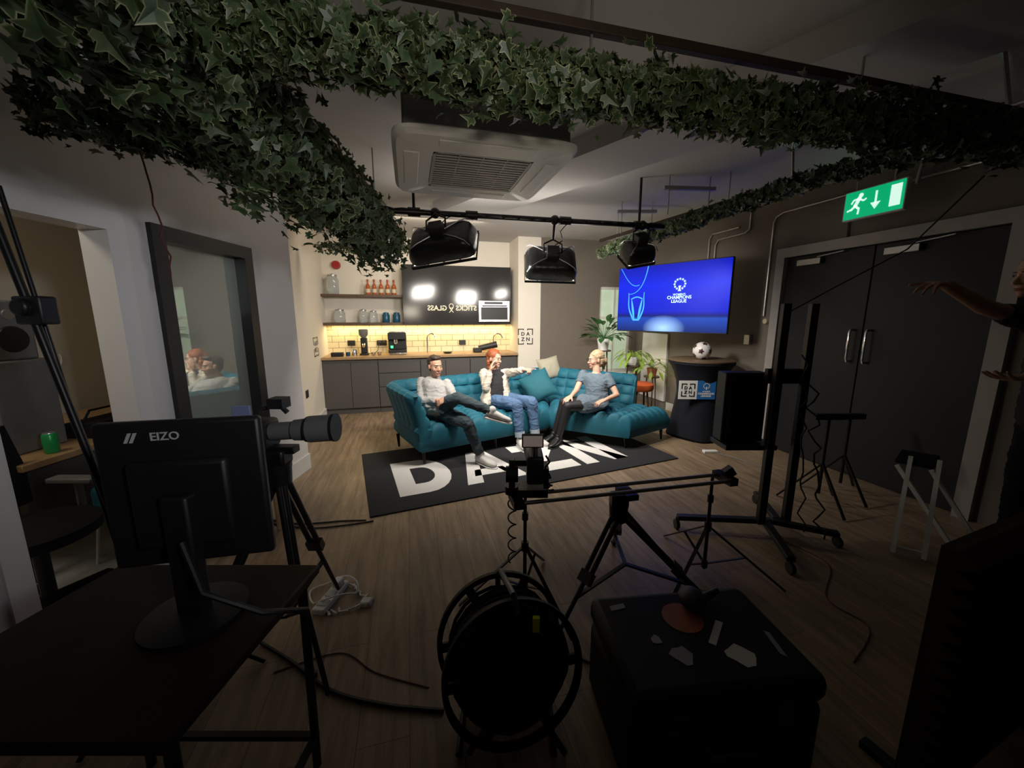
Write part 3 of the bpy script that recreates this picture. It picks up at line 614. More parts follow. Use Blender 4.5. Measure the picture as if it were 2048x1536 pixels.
def softbox(c,aim,w,h,d,lab,roll=0,power=40):
    c=V(c);f=(V(aim)-c).normalized();x=f.cross(V((0,0,1))).normalized();y=x.cross(f)
    x,y=x*math.cos(roll)+y*math.sin(roll),y*math.cos(roll)-x*math.sin(roll)
    M=frame(c,x,y,-f)
    t=thing("studio_light",c,lab,"studio light","softbox lights on the bar")
    g=G(M);r=[]
    for z,k_ in((-d/2,.5),(-d/2+.03,.51),(-d*.1,.50),(d*.25,.46),(d*.42,.40),(d/2,.30)): r.append((z,w*k_,h*k_))
    vs=[];N=24
    for z,a,b_ in r:
        for i in range(N):
            th=2*pi*i/N+pi/N;ct,st=math.cos(th),math.sin(th);p=7
            vs.append((a*math.copysign(abs(ct)**(2/p),ct),b_*math.copysign(abs(st)**(2/p),st),z))
    k=len(r);fs=[(j*N+i,j*N+(i+1)%N,(j+1)*N+(i+1)%N,(j+1)*N+i) for j in range(k-1) for i in range(N)]+[tuple(range((k-1)*N,k*N))]
    fs.append(tuple(range(N)))
    g.add(vs,fs).obj("softbox_shell",BLKG,parent=t)
    g=G(M)
    for sx in(-1,1):
        for sy in(-1,1): g.tube([(sx*w*.05,sy*h*.05,d/2+.008),(sx*w*.29,sy*h*.29,d/2+.008),(sx*w*.41,sy*h*.41,d*.42+.008),(sx*w*.475,sy*h*.475,d*.2)],.0045,6)
    g.obj("support_rods",ALU,parent=t)
    G(M).box(-w*.46,w*.46,-h*.46,h*.46,-d/2-.004,-d/2-.001).obj("diffuser",mat("lit_diffuser",(.9,.9,.9),.5,emit=(1,.95,.87),es=5),parent=t,smooth=False,label="glowing white diffuser")
    g=G(M)
    for i in range(5): 
        x0=-w/2+w*i/4;g.box(x0-.002,x0+.002,-h/2,h/2,-d/2-.035,-d/2-.006)
    for i in range(4):
        y0=-h/2+h*i/3;g.box(-w/2,w/2,y0-.002,y0+.002,-d/2-.035,-d/2-.006)
    g.obj("egg_crate_grid",BLKF,parent=t,smooth=False)
    G(M).box(-.06,.06,-.05,.05,d/2-.01,d/2+.09).obj("lamp_head",BLKP,parent=t,bevel=.01)
    g=G()
    a=M@V((-.085,0,d/2+.04));b_=M@V((.085,0,d/2+.04));mid=(a+b_)/2+V((0,0,.12))
    bp=V((-1.15,3.40,2.42));bd=(V((1.5,4.02,2.42))-bp);q=max(0,min(1,(mid-bp).dot(bd)/bd.length_squared));hp=bp+bd*q
    g.tube([a,a+V((0,0,.08)),mid,b_+V((0,0,.08)),b_],.009);g.tube([mid,hp],.014);g.sph(hp,.045)
    g.tube(wav(a,hp+V((.12,.02,0)),12,.1,.03),.005)
    g.obj("yoke",BLKM,parent=t)
    ld=bpy.data.lights.new("studio_lamp",'AREA');ld.shape='RECTANGLE';ld.size=w*.85;ld.size_y=h*.85;ld.energy=power;ld.color=(1,.93,.84);ld.spread=math.radians(165)
    lo=bpy.data.objects.new("lamp_glow",ld);lo.matrix_world=M@Matrix.Translation((0,0,-d/2-.045))
    COL.objects.link(lo);lo.parent=t;lo.matrix_parent_inverse=Matrix.Translation(-c)
softbox((-.62,3.55,2.20),(-.2,5.0,1.0),.60,.34,.17,"black softbox studio light clamped to overhead bar",.16,38)
softbox((.38,3.90,2.07),(.3,5.4,1.1),.50,.32,.17,"black softbox studio light with grid facing sofa",-.03,38)
softbox((1.27,4.05,2.2),(1.3,5.1,.9),.3,.24,.16,"small black softbox light at the bar end",.3,18)
for a,b_ in(((1.48,3.89),(1.88,3.93)),((1.27,4.73),(1.62,4.73))):
    t=thing("ceiling_strut",((a[0]+b_[0])/2,(a[1]+b_[1])/2,2.72),"galvanised channel hanger on ceiling rods","bracket","ceiling hangers")
    G().bar((a[0]-.05,a[1],2.74),(b_[0]+.05,b_[1],2.74),.04,.03).obj("channel",STEEL,parent=t)
    for p in(a,b_): G().cyl((p[0],p[1],2.5),(p[0],p[1],CH-.002),.006).obj("rod",STEEL,parent=t)
t=thing("wall_bracket",(-2.0,2.95,2.55),"pair of galvanised channels high on white wall","bracket")
for z in(2.52,2.6): G().bar((-2.07,2.72,z),(-2.07,3.3,z),.04,.025).obj("channel",STEEL,parent=t)
cond=[([(5.43,-2.69,1.55),(5.43,-2.69,2.6),(5.43,-2.72,2.66),(5.43,-2.8,2.69),(5.43,-3.6,2.69)],"steel conduit dropping beside the door"),
 ([(5.43,-1.82,1.3),(5.43,-1.82,2.5),(5.43,-1.86,2.56),(5.43,-1.95,2.57),(5.43,-2.3,2.57),(5.43,-2.36,2.6),(5.43,-2.36,2.84)],"steel conduit looping on taupe wall"),
 ([(5.43,-1.7,1.3),(5.43,-1.7,2.6),(5.43,-1.75,2.66),(5.43,-2.2,2.66)],"steel conduit looping on taupe wall"),
 ([(5.43,-3.5,2.3),(5.43,-3.5,2.66),(5.43,-4.9,2.66),(5.43,-6,2.66)],"steel conduit above the double doors"),
 ([(4.1,-4.6,2.8),(4.1,-4.0,2.8),(4.15,-3.95,2.78),(4.2,-3.93,2.6)],"curved steel conduit on ceiling"),
 ([(3.4,-5.9,2.8),(5.4,-5.1,2.8)],"straight steel conduit across ceiling"),([(3.2,-5.4,2.82),(5.4,-4.5,2.82)],"straight steel conduit across ceiling"),
 ([(4.9,-5.3,2.8),(4.9,-4.4,2.8),(4.95,-4.3,2.7),(4.95,-4.28,2.5)],"curved steel conduit on ceiling")]
for pts,lab in cond: G(MR).tube(pts,.012).obj("conduit",STEEL,label=lab,cat="conduit",group="steel conduits")
G(MR).cyl((5.45,-2.73,1.49),(5.41,-2.73,1.49),.035,.03,20).obj("door_release",mat("cream_plastic",(.6,.52,.38),.4),label="round cream wall control by door",cat="switch")
G(MR).box(5.40,5.45,-2.55,-2.47,1.2,1.32).obj("light_switch",STEEL,label="small steel switch box on taupe wall",cat="switch",bevel=.004)
EMx=wallM(RM(5.18,-3.63,2.40),-RR)
t=thing("exit_sign",EMx@V((.22,0,0)),"green illuminated running man exit sign with down arrow","sign")
G(EMx).box(-.01,.45,-.01,.235,-.05,-.002).obj("housing",WPL,parent=t,bevel=.004)
G(EMx).box(0,.44,0,.225,-.002,0).obj("panel",mat("exit_green",(.0,.35,.15),.5,emit=(.0,.36,.14),es=1.0),parent=t,smooth=False)
EW=mat("exit_white",(.8,.9,.85),.5,emit=(.7,1,.85),es=.9)
def egg(name,polys,lab):
    g=G(EMx@Matrix.Translation((0,0,.001)))
    for p in polys:g.prism(p,.002)
    g.obj(name,EW,parent=t,smooth=False,label=lab)
egg("door_symbol",[[(.345,.035),(.42,.035),(.42,.20),(.345,.20)]],"white doorway symbol")
egg("arrow_symbol",[[(.235,.09),(.25,.09),(.25,.19),(.235,.19)],[(.205,.10),(.2425,.045),(.28,.10)]],"white down arrow symbol")
RUNP=[[(.125+.018*math.cos(2*pi*i/12),.185+.018*math.sin(2*pi*i/12)) for i in range(12)]]
def seg(a,b_,w): 
    a,b_=V(a+(0,)),V(b_+(0,));d=(b_-a).normalized();n_=V((-d.y,d.x,0))*w;RUNP.append([(p.x,p.y) for p in(a-n_,b_-n_,b_+n_,a+n_)])
seg((.118,.172),(.085,.10),.015);seg((.088,.105),(.055,.075),.009);seg((.055,.078),(.025,.07),.007);seg((.085,.105),(.12,.075),.009);seg((.12,.078),(.115,.03),.007);seg((.112,.158),(.15,.135),.007);seg((.15,.135),(.17,.15),.006);seg((.108,.16),(.07,.155),.007);seg((.07,.155),(.055,.125),.006)
egg("running_figure",RUNP,"white running figure symbol")
for r_ in(-3.7,-3.98): G(MR).cyl((5.2,r_,2.63),(5.2,r_,CH-.002),.008).obj("rod",STEEL,parent=t)
# ---------------------------------------------------------------- people
def hand(g,w,d,n,ts,curls=(.35,.35,.35,.35),k=1.0,th=.5):
    d=V(d).normalized();n=V(n);n=(n-d*n.dot(d)).normalized();s=d.cross(n)*ts;w=V(w)
    g.loft([(w-d*.02*k,s*.024*k,n*.018*k),(w+d*.02*k,s*.03*k,n*.016*k),(w+d*.06*k,s*.041*k,n*.015*k),(w+d*.092*k,s*.04*k,n*.012*k)],14,2.6)
    for i,L in enumerate((.072,.08,.075,.058)):
        p=w+d*(.085-.004*(i==3))*k+s*(.032-.0215*i)*k;a=0
        for j,fr in enumerate((.45,.3,.25)):
            a+=curls[i]*(1,.9,.6)[j];q=p+(d*math.cos(a)+n*math.sin(a)+s*(.14-.09*i)).normalized()*L*fr*1.15*k
            g.limb(p,q,(.0095,.0088,.0080)[j]*k,(.0088,.0080,.0070)[j]*k,8);p=q
    p=w+d*.025*k+s*.026*k;q=p+(s*.75+d*.65+n*th*.6).normalized()*.045*k;g.limb(p,q,.014*k,.0105*k,8);r=q+(s*.25+d*.9+n*th).normalized()*.035*k;g.limb(q,r,.0105*k,.008*k,8)
def headg(g,c,F,U,k=1.0):
    F=V(F).normalized();U=V(U);U=(U-F*U.dot(F)).normalized();X=F.cross(U);ax=(X,F,U)
    def P(x,y,z):return V(c)+(X*x+F*y+U*z)*k
    def e(x,y,z,a,b_,cc):g.sph(P(x,y,z),(a*k,b_*k,cc*k),16,12,ax)
    e(0,-.012,.032,.074,.094,.083);e(0,.025,-.02,.064,.064,.075);e(0,.03,-.06,.050,.055,.052);e(0,.068,-.092,.022,.02,.018)
    e(0,.072,.026,.045,.018,.012)
    for s in(-1,1):e(s*.036,.056,-.028,.026,.026,.03);e(s*.075,-.008,-.008,.010,.019,.031);e(s*.011,.094,-.034,.009,.009,.008)
    g.limb(P(0,.082,.01),P(0,.104,-.03),.0075*k,.0115*k,8);e(0,.082,-.062,.025,.012,.012)
    return P,ax
def face_parts(o,c,F,U,k,hairm,lip=(.36,.12,.10),glasses=False,brow=True):
    F=V(F).normalized();U=V(U);U=(U-F*U.dot(F)).normalized();X=F.cross(U);ax=(X,F,U);P=lambda x,y,z:V(c)+(X*x+F*y+U*z)*k
    for s in(-1,1):
        e=G().sph(P(s*.031,.0785,.006),(.0125*k,.009*k,.0062*k),12,8,ax).obj("eye",mat("eye_white",(.45,.42,.40),.3),parent=o)
        G().sph(P(s*.031,.0855,.006),(.0062*k,.003*k,.006*k),10,6,ax).obj("iris",mat("iris_dark",(.03,.03,.035),.2),parent=e)
        if brow:G().limb(P(s*.016,.088,.024),P(s*.046,.077,.025),.0032*k,.002*k,6).obj("eyebrow",hairm,parent=o)
    G().sph(P(0,.088,-.060),(.022*k,.009*k,.0035*k),12,8,ax).sph(P(0,.087,-.066),(.019*k,.009*k,.004*k),12,8,ax).obj("lips",mat("lips_pink",lip,.5),parent=o)
    if glasses:
        g=G()
        for s in(-1,1):
            g.tube([P(s*.033+.024*math.cos(a),.102,.003+.02*math.sin(a)) for a in [2*pi*i/20 for i in range(21)]],.0018,6)
            g.tube([P(s*.057,.102,.006),P(s*.078,.06,.008),P(s*.08,-.005,.006)],.0018,6)
        g.tube([P(-.01,.102,.008),P(.01,.102,.008)],.002,6);g.obj("glasses",BLKM,parent=o,label="thin dark framed glasses")
def torso(g,hc,sc,nk,hs,ss,grow=0,belly=0,dp=1.0,k=1.0,low=0):
    hc,sc,nk=V(hc),V(sc),V(nk);hs,ss=V(hs).normalized(),V(ss).normalized();up=(sc-hc).normalized()
    rr=[]
    for t,w,d in((-.18-low,.135,.095),(-.08,.172,.118),(.05,.172,.122),(.25,.148,.112+belly*.6),(.45,.142,.108+belly),(.65,.155,.112+belly*.3),(.85,.165,.10),(.98,.135,.078),(1.06,.085,.06)):
        s=hs.lerp(ss,max(0,min(1,t))).normalized();f=s.cross(up).normalized();rr.append((hc.lerp(sc,t),s*(w*k+grow),f*(d*k*dp+grow)))
    g.loft(rr,22,2.3)
def foot(g,a,d,L=.25,w=.045,grow=0):
    a=V(a);d=V(d).normalized();U=V((0,0,1));U=(U-d*U.dot(d)).normalized();s=d.cross(U)
    h=a-d*.055
    g.loft([(h+U*(-.055+.035),s*(.03+grow),U*(.035+grow)),(h+d*.03-U*.02,s*(.036+grow),U*(.04+grow)),(h+d*L*.4-U*.022,s*(w*.9+grow),U*(.036+grow)),(h+d*L*.72-U*.034,s*(w+grow),U*(.024+grow)),(h+d*L*.95-U*.040,s*(w*.72+grow),U*(.018+grow)),(h+d*(L+.01)-U*.042,s*(w*.35),U*.01)],16,2.4)
    return U,s
def shoe(o,a,d,mu,ms,lab,L=.27,w=.046):
    g=G();U,s=foot(g,a,d,L,w,.006);g.limb(V(a)+U*.02,V(a)-U*.02,.043,.046)
    so=g.obj("shoe",mu,parent=o,label=lab,voxel=.006,it=3)
    a=V(a);dd=V(d).normalized();h=a-dd*.06
    G().loft([(h-U*.075+dd*(-.005),s*.02,U*.014),(h-U*.072+dd*.02,s*.04,U*.016),(h-U*.072+dd*L*.4,s*w*.95,U*.015),(h-U*.072+dd*L*.75,s*w*1.18,U*.015),(h-U*.068+dd*L,s*w*.8,U*.014),(h-U*.066+dd*(L+.03),s*w*.3,U*.008)],18,2.5).obj("sole",ms,parent=so,label=lab+" sole")
def hairobj(g,o,m,lab): return g.obj("hair",m,parent=o,label=lab,voxel=.0045,it=2,disp=.006,dscale=32)
SKIN=mat("skin",(.50,.27,.18),.5,ns=20,nv=.06);SKIN2=mat("skin_fair",(.56,.32,.23),.5,ns=20,nv=.06);SKIND=mat("skin_tan",(.45,.26,.17),.5,ns=20,nv=.06)
def mk_man():
    hip=V((-.82,4.16,.50));hL=V((-.74,4.12,.49));hR=V((-.90,4.20,.50))
    sc=V((-.90,4.42,.80));sl=V((-.745,4.34,.79));sr=V((-1.06,4.46,.79));nk=V((-.895,4.41,.86));hd=V((-.88,4.38,.985))
    F=(.62,-.78,-.06);U=(-.02,.02,1)
    kL=V((-.46,3.85,.46));aL=V((-.33,3.86,.10));kR=V((-.56,3.92,.71));aR=V((-.21,3.88,.575))
    eL=V((-.64,4.16,.63));wL=V((-.68,3.99,.68));eR=V((-1.02,4.22,.61));wR=V((-.80,4.04,.655))
    g=G();torso(g,hip,sc,nk,sr-sl,sr-sl);g.limb(sc,nk,.06,.055);g.limb(nk,hd-V((0,0,.03)),.056,.052);headg(g,hd,F,U)
    for s,e,w in((sl,eL,wL),(sr,eR,wR)): g.limb(s,e,.047,.038);g.limb(e,w,.038,.027)
    hand(g,wL,(-.85,-.1,-.25),(-.1,.5,-.8),-1,(.5,.5,.5,.5));hand(g,wR,(.85,-.35,.05),(.1,.5,-.8),1,(.55,.55,.55,.55))
    for h,k,a in((hL,kL,aL),(hR,kR,aR)): g.limb(h,k,.078,.054);g.limb(k,a,.052,.034)
    foot(g,aL,(.75,-.65,-.12),.24,.04);foot(g,aR,(.96,.1,-.28),.24,.04)
    o=g.obj("person",SKIN,voxel=.0055,it=3,label="seated person in grey sweatshirt, legs crossed, hands on knee",cat="person")
    hm=mat("brown_hair",(.045,.025,.015),.6,bump=.5,bs=120)
    g=G();Fv=V(F).normalized();X=Fv.cross(V(U)).normalized();U2=X.cross(Fv);ax=(X,Fv,U2);P=lambda x,y,z:hd+X*x+Fv*y+U2*z
    g.sph(P(0,-.026,.05),(.079,.092,.078),20,14,ax);g.sph(P(0,.02,.098),(.06,.06,.032),16,10,ax);g.sph(P(.0,-.05,0),(.072,.052,.07),16,10,ax)
    hairobj(g,o,hm,"short brown hair");face_parts(o,hd,F,U,1,hm)
    g=G();torso(g,hip+V((0,0,.02)),sc,nk,sr-sl,sr-sl,.016);g.limb(sc+V((0,0,.0)),nk-V((0,0,.02)),.075,.064)
    for s,e,w in((sl,eL,wL),(sr,eR,wR)): g.limb(s,e,.062,.052);g.sph(e,.052);g.cyl(e,w.lerp(e,.05),.052,.038);g.sph(w.lerp(e,.16),.041)
    g.obj("sweatshirt",mat("heather_grey_jersey",(.36,.35,.34),.9,bump=.2,bs=200),parent=o,label="light grey crew neck sweatshirt",voxel=.007,it=8,disp=.014,dscale=11)
    g=G();torso(g,hip.lerp(sc,-.05),hip.lerp(sc,.4),nk,hL-hR,hL-hR,.004,k=.95)
    for h,k,a in((hL,kL,aL),(hR,kR,aR)): g.limb(h,k,.094,.068);g.limb(k,k.lerp(a,.9),.066,.049,16)
    g.obj("jeans",mat("charcoal_denim",(.04,.062,.072),.85,bump=.2,bs=200),parent=o,label="dark washed jeans",voxel=.007,it=7,disp=.012,dscale=12)
    WT=mat("white_trainer",(.58,.56,.53),.55,nv=.2,ns=40)
    shoe(o,aL+V((.0,0,.0)),(.75,-.65,-.05),WT,WPL,"white trainer");shoe(o,aR,(.96,.1,-.28),WT,WPL,"white trainer")
mk_man()
def mk_w1():
    hip=V((-.20,4.86,.50));hR=V((-.27,4.86,.49));hL=V((-.10,4.92,.49))
    sc=V((-.22,5.0,.83));sr=V((-.365,4.96,.82));sl=V((-.085,5.0,.825));nk=V((-.225,4.98,.89));hd=V((-.225,4.95,1.015))
    F=(.80,-.55,-.12);U=(-.05,.0,1)
    kR=V((.06,4.44,.51));aR=V((.10,4.38,.10));kL=V((.235,4.52,.53));aL=V((.285,4.50,.10))
    eR=V((-.33,4.76,.66));wR=V((-.275,4.80,.865));eL=V((.02,4.80,.845));wL=V((.14,4.60,.915))
    g=G();torso(g,hip,sc,nk,sr-sl,sr-sl,belly=.02);g.limb(sc,nk,.055,.047);g.limb(nk,hd-V((0,0,.03)),.047,.046);headg(g,hd,F,U,.96)
    for s,e,w in((sl,eL,wL),(sr,eR,wR)): g.limb(s,e,.044,.035);g.limb(e,w,.034,.024)
    hand(g,wL,(.72,-.6,.08),(.1,.1,-1),1,(.05,1.1,1.2,1.25),.92);hand(g,wR,(.15,.25,.9),(.75,.3,-.1),-1,(.3,.32,.35,.4),.9)
    for h,k,a in((hL,kL,aL),(hR,kR,aR)): g.limb(h,k,.082,.056);g.limb(k,a,.053,.033)
    foot(g,aR,(.3,-.95,-.08),.22,.038);foot(g,aL,(.75,-.65,-.08),.22,.038)
    o=g.obj("person",SKIN2,voxel=.0055,it=3,label="seated red-haired person in cream cardigan pointing ahead",cat="person")
    hm=mat("copper_hair",(.24,.06,.018),.55,bump=.5,bs=120)
    g=G();Fv=V(F).normalized();X=Fv.cross(V(U)).normalized();U2=X.cross(Fv);ax=(X,Fv,U2);P=lambda x,y,z:hd+X*x+Fv*y+U2*z
    g.sph(P(0,-.022,.043),(.078,.093,.078),20,14,ax);g.sph(P(0,-.055,-.02),(.073,.058,.08),16,12,ax);g.sph(P(0,-.10,.02),(.042,.038,.042),14,10,ax);g.limb(P(-.05,-.05,-.05),P(-.06,-.05,-.13),.03,.018);g.limb(P(.06,-.05,-.05),P(.055,-.05,-.12),.03,.018)
    hairobj(g,o,hm,"copper red hair tied back");face_parts(o,hd,F,U,.96,hm,glasses=True)
    g=G();torso(g,hip,sc,nk,sr-sl,sr-sl,.010,belly=.022)
    g.obj("top",mat("black_jersey",(.012,.012,.014),.9,bump=.15),parent=o,label="black t-shirt",voxel=.008,it=6,disp=.008,dscale=10)
    sd=(sr-sl).normalized();g=G()
    up=(sc-hip).normalized();ff=sd.cross(up)
    if ff.dot(V(F))<0: ff=-ff
    for s in(-1,1):
        g.loft([(hip.lerp(sc,t)+sd*s*w-ff*.012,sd*a,ff*d) for t,w,a,d in((-.3,.12,.085,.135),(0,.115,.085,.145),(.4,.10,.075,.137),(.75,.10,.08,.128),(.98,.085,.06,.095),(1.05,.075,.03,.06))],18,2.2)
    g.loft([(hip.lerp(sc,t)-ff*.055,sd*w,ff*.095) for t,w in((-.25,.16),(.3,.15),(.9,.15),(1.08,.10))],18,2.2)
    for s,e,w in((sl,eL,wL),(sr,eR,wR)): g.limb(s,e,.060,.053);g.cyl(e,w.lerp(e,.08),.053,.043,14);g.sph(w.lerp(e,.2),.045)
    g.limb(hip+V((-.16,-.0,-.0)),hip+V((-.12,-.22,-.02)),.05,.03)
    g.obj("cardigan",mat("cream_knit",(.48,.43,.36),.95,bump=.5,bs=110),parent=o,label="chunky cream open cardigan",voxel=.007,it=8,disp=.014,dscale=12)
    g=G();torso(g,hip.lerp(sc,-.05),hip.lerp(sc,.35),nk,hL-hR,hL-hR,.004,k=.98)
    for h,k,a in((hL,kL,aL),(hR,kR,aR)): g.limb(h,k,.096,.071);g.limb(k,k.lerp(a,.82),.067,.052,16)
    g.obj("jeans",mat("blue_denim",(.075,.14,.26),.85,bump=.2,bs=200,ns=10,nv=.25),parent=o,label="mid blue jeans with turned-up hems",voxel=.007,it=7,disp=.012,dscale=12)
    for k,a in((kL,aL),(kR,aR)):
        G().cyl(k.lerp(a,.76),k.lerp(a,.9),.060,.058,20).obj("jeans_hem",mat("pale_denim",(.35,.41,.48),.85),parent=o,label="frayed pale hem")
    WT=mat("white_trainer",(.62,.60,.57),.55)
    shoe(o,aR,(.3,-.95,-.08),WT,WPL,"white trainer",.25,.042);shoe(o,aL,(.75,-.65,-.08),WT,WPL,"white trainer",.25,.042)
mk_w1()
def mk_w2():
    hip=V((1.06,4.66,.50));hR=V((1.03,4.74,.49));hL=V((1.02,4.58,.49))
    sc=V((1.05,4.74,.83));sr=V((.905,4.84,.825));sl=V((1.175,4.66,.815));nk=V((1.05,4.74,.89));hd=V((1.04,4.76,1.02))
    F=(-.92,-.15,-.1);U=(.03,0,1)
    kR=V((.63,4.57,.52));aR=V((.52,4.58,.10));kL=V((.66,4.43,.50));aL=V((.56,4.46,.10))
    eR=V((.80,4.70,.64));wR=V((.72,4.56,.60));eL=V((1.255,4.52,.62));wL=V((1.10,4.40,.59))
    g=G();torso(g,hip,sc,nk,hR-hL,sr-sl,belly=.015);g.limb(sc,nk,.055,.047);g.limb(nk,hd-V((0,0,.03)),.047,.046);headg(g,hd,F,U,.96)
    for s,e,w in((sl,eL,wL),(sr,eR,wR)): g.limb(s,e,.043,.035);g.limb(e,w,.034,.024)
    hand(g,wL,(-.9,-.1,-.3),(0,.2,-1),-1,(.3,.35,.35,.4),.92);hand(g,wR,(-.7,-.5,-.35),(0,.3,-1),1,(.3,.35,.35,.4),.92)
    for h,k,a in((hL,kL,aL),(hR,kR,aR)): g.limb(h,k,.080,.054);g.limb(k,a,.051,.032)
    foot(g,aR,(-.8,-.5,-.12),.22,.038);foot(g,aL,(-.6,-.75,-.12),.22,.038)
    o=g.obj("person",SKIN2,voxel=.0055,it=3,label="seated blonde person in grey-blue dress and black tights",cat="person")
    hm=mat("blonde_hair",(.34,.24,.14),.55,bump=.5,bs=120,ns=30,nv=.35)
    g=G();Fv=V(F).normalized();X=Fv.cross(V(U)).normalized();U2=X.cross(Fv);ax=(X,Fv,U2);P=lambda x,y,z:hd+X*x+Fv*y+U2*z
    g.sph(P(0,-.022,.043),(.078,.093,.078),20,14,ax);g.sph(P(0,-.05,-.02),(.073,.058,.08),16,12,ax);g.sph(P(0,-.105,-.03),(.042,.045,.05),14,10,ax);g.limb(P(0,-.10,-.05),P(.02,-.10,-.13),.03,.018)
    hairobj(g,o,hm,"blonde hair gathered in low bun");face_parts(o,hd,F,U,.96,mat("brown_hair"),glasses=True)
    g=G();torso(g,hip,sc,nk,hR-hL,sr-sl,.012,belly=.018)
    for s,e in((sl,eL),(sr,eR)): g.limb(s,s.lerp(e,.25),.056,.054);g.cyl(s,s.lerp(e,.55),.056,.052,16)
    for h,k in((hL,kL),(hR,kR)): g.limb(h,h.lerp(k,.42),.104,.094)
    g.limb((hL+hR)/2,((hL+hR)/2).lerp((kL+kR)/2,.45),.10,.09)
    g.obj("dress",mat("slate_blue_jersey",(.10,.135,.17),.9,bump=.15,bs=200),parent=o,label="short-sleeved slate blue dress",voxel=.007,it=7,disp=.012,dscale=11)
    g=G()
    for h,k,a in((hL,kL,aL),(hR,kR,aR)): g.limb(h,k,.083,.058);g.limb(k,a,.055,.036,16)
    g.obj("tights",mat("black_tights",(.012,.011,.012),.6),parent=o,label="black tights",voxel=.007,it=3)
    BS=mat("black_leather",(.012,.012,.012),.35)
    shoe(o,aR,(-.8,-.5,-.08),BS,BLKP,"black ankle boot",.25,.042);shoe(o,aL,(-.6,-.75,-.08),BS,BLKP,"black ankle boot",.25,.042)
mk_w2()
def mk_p4():
    D_=V((.36,.02,0));hip=V((2.68,2.06,1.0))+D_;hL=V((2.62,1.98,.98))+D_;hR=V((2.74,2.16,.98))+D_
    D_=V((.27,0,0));sc=V((2.66,2.05,1.50))+D_;sl=V((2.56,1.90,1.51))+D_;sr=V((2.70,2.20,1.51))+D_;nk=V((2.64,2.05,1.58))+D_;hd=V((2.72,2.05,1.76))
    F=(-.96,.2,-.1);U=(-.05,0,1)
    eR=V((2.52,2.10,1.60));wR=V((2.20,2.0,1.70));eL=V((2.74,1.82,1.28));wL=V((2.50,1.84,1.26))
    D_=V((.36,.02,0));kL=V((2.62,1.96,.53))+D_;aL=V((2.64,1.96,.10))+D_;kR=V((2.76,2.2,.53))+D_;aR=V((2.78,2.2,.10))+D_
    g=G();torso(g,hip,sc,nk,hR-hL,sr-sl);g.limb(sc,nk,.06,.055);g.limb(nk,hd-V((0,0,.03)),.056,.052);headg(g,hd,F,U)
    for s,e,w in((sl,eL,wL),(sr,eR,wR)): g.limb(s,e,.049,.04);g.limb(e,w,.039,.027)
    hand(g,wR,(-.95,-.1,.12),(0,.1,-1),-1,(.15,.4,.5,.6));hand(g,wL,(-.9,.1,-.1),(.1,.1,1),1,(.3,.3,.35,.4))
    for h,k,a in((hL,kL,aL),(hR,kR,aR)): g.limb(h,k,.085,.057);g.limb(k,a,.055,.035)
    foot(g,aL,(-.95,.1,-.06),.24,.04);foot(g,aR,(-.95,.1,-.06),.24,.04)
    o=g.obj("person",SKIND,voxel=.006,it=3,label="standing person in dark clothes holding one arm out",cat="person")
    hm=mat("brown_hair");g=G();Fv=V(F).normalized();X=Fv.cross(V(U)).normalized();U2=X.cross(Fv);ax=(X,Fv,U2);P=lambda x,y,z:hd+X*x+Fv*y+U2*z
    g.sph(P(0,-.024,.048),(.079,.093,.080),20,14,ax);g.sph(P(.0,-.05,-.01),(.073,.056,.08),16,10,ax)
    hairobj(g,o,hm,"short dark hair");face_parts(o,hd,F,U,1,hm)
    g=G();torso(g,hip,sc,nk,hR-hL,sr-sl,.015)
    for s,e in((sl,eL),(sr,eR)): g.limb(s,s.lerp(e,.6),.064,.058)
    g.obj("t_shirt",mat("black_jersey"),parent=o,label="black t-shirt",voxel=.009,it=6,disp=.01)
    g=G();torso(g,hip.lerp(sc,-.05),hip.lerp(sc,.3),nk,hL-hR,hL-hR,.004,k=.97)
    for h,k,a in((hL,kL,aL),(hR,kR,aR)): g.limb(h,k,.098,.072);g.limb(k,k.lerp(a,.92),.068,.056,16)
    g.obj("trousers",mat("black_trousers",(.010,.010,.012),.9,spec=.2),parent=o,label="black trousers",voxel=.009,it=6,disp=.01)
    shoe(o,aL,(-.95,.1,-.03),mat("black_leather"),BLKP,"black shoe");shoe(o,aR,(-.95,.1,-.03),mat("black_leather"),BLKP,"black shoe")
mk_p4()
# ---------------------------------------------------------------- plants by the window
def plant(c,potr,poth,potm,nl,L,W,col,lab,arch=.6):
    c=V(c);t=thing("potted_plant",c,lab,"plant")
    G().lathe(c,[(potr*.75,0),(potr,poth),(potr*.98,poth+.008),(potr*.85,poth)],24).obj("pot",potm,parent=t)
    g=G();gs=G()
    for i in range(nl):
        a=random.random()*2*pi;e=random.uniform(.25,1.25);l=L*random.uniform(.7,1.1);d=V((math.cos(a)*math.cos(e),math.sin(a)*math.cos(e),math.sin(e)))
        p=c+V((0,0,poth));pts=[p]
        for k in range(6):
            d2=d+V((0,0,-arch*k/4));p=p+d2.normalized()*l/9;pts.append(p)
        gs.tube(pts,.003,5)
        d=(pts[-1]-pts[-2]).normalized();s=d.cross(V((0,0,1))).normalized();n_=s.cross(d)
        q=[]
        for k in range(7):
            u=k/6;w_=W*math.sin(pi*min(1,u*.95+.05))**.8*(1-.3*u)
            cc=pts[-1]+d*(u*l*.42)+V((0,0,-.12*l*u*u));q+=[cc-s*w_+n_*w_*.25,cc,cc+s*w_+n_*w_*.25]
        g.add(q,[(k*3+j,k*3+j+1,k*3+j+4,k*3+j+3) for k in range(6) for j in(0,1)])
    gs.obj("stems",col,parent=t);g.obj("foliage",col,parent=t)
DG=mat("dark_green_leaf",(.03,.12,.03),.45);LG=mat("yellow_green_leaf",(.22,.34,.05),.5)
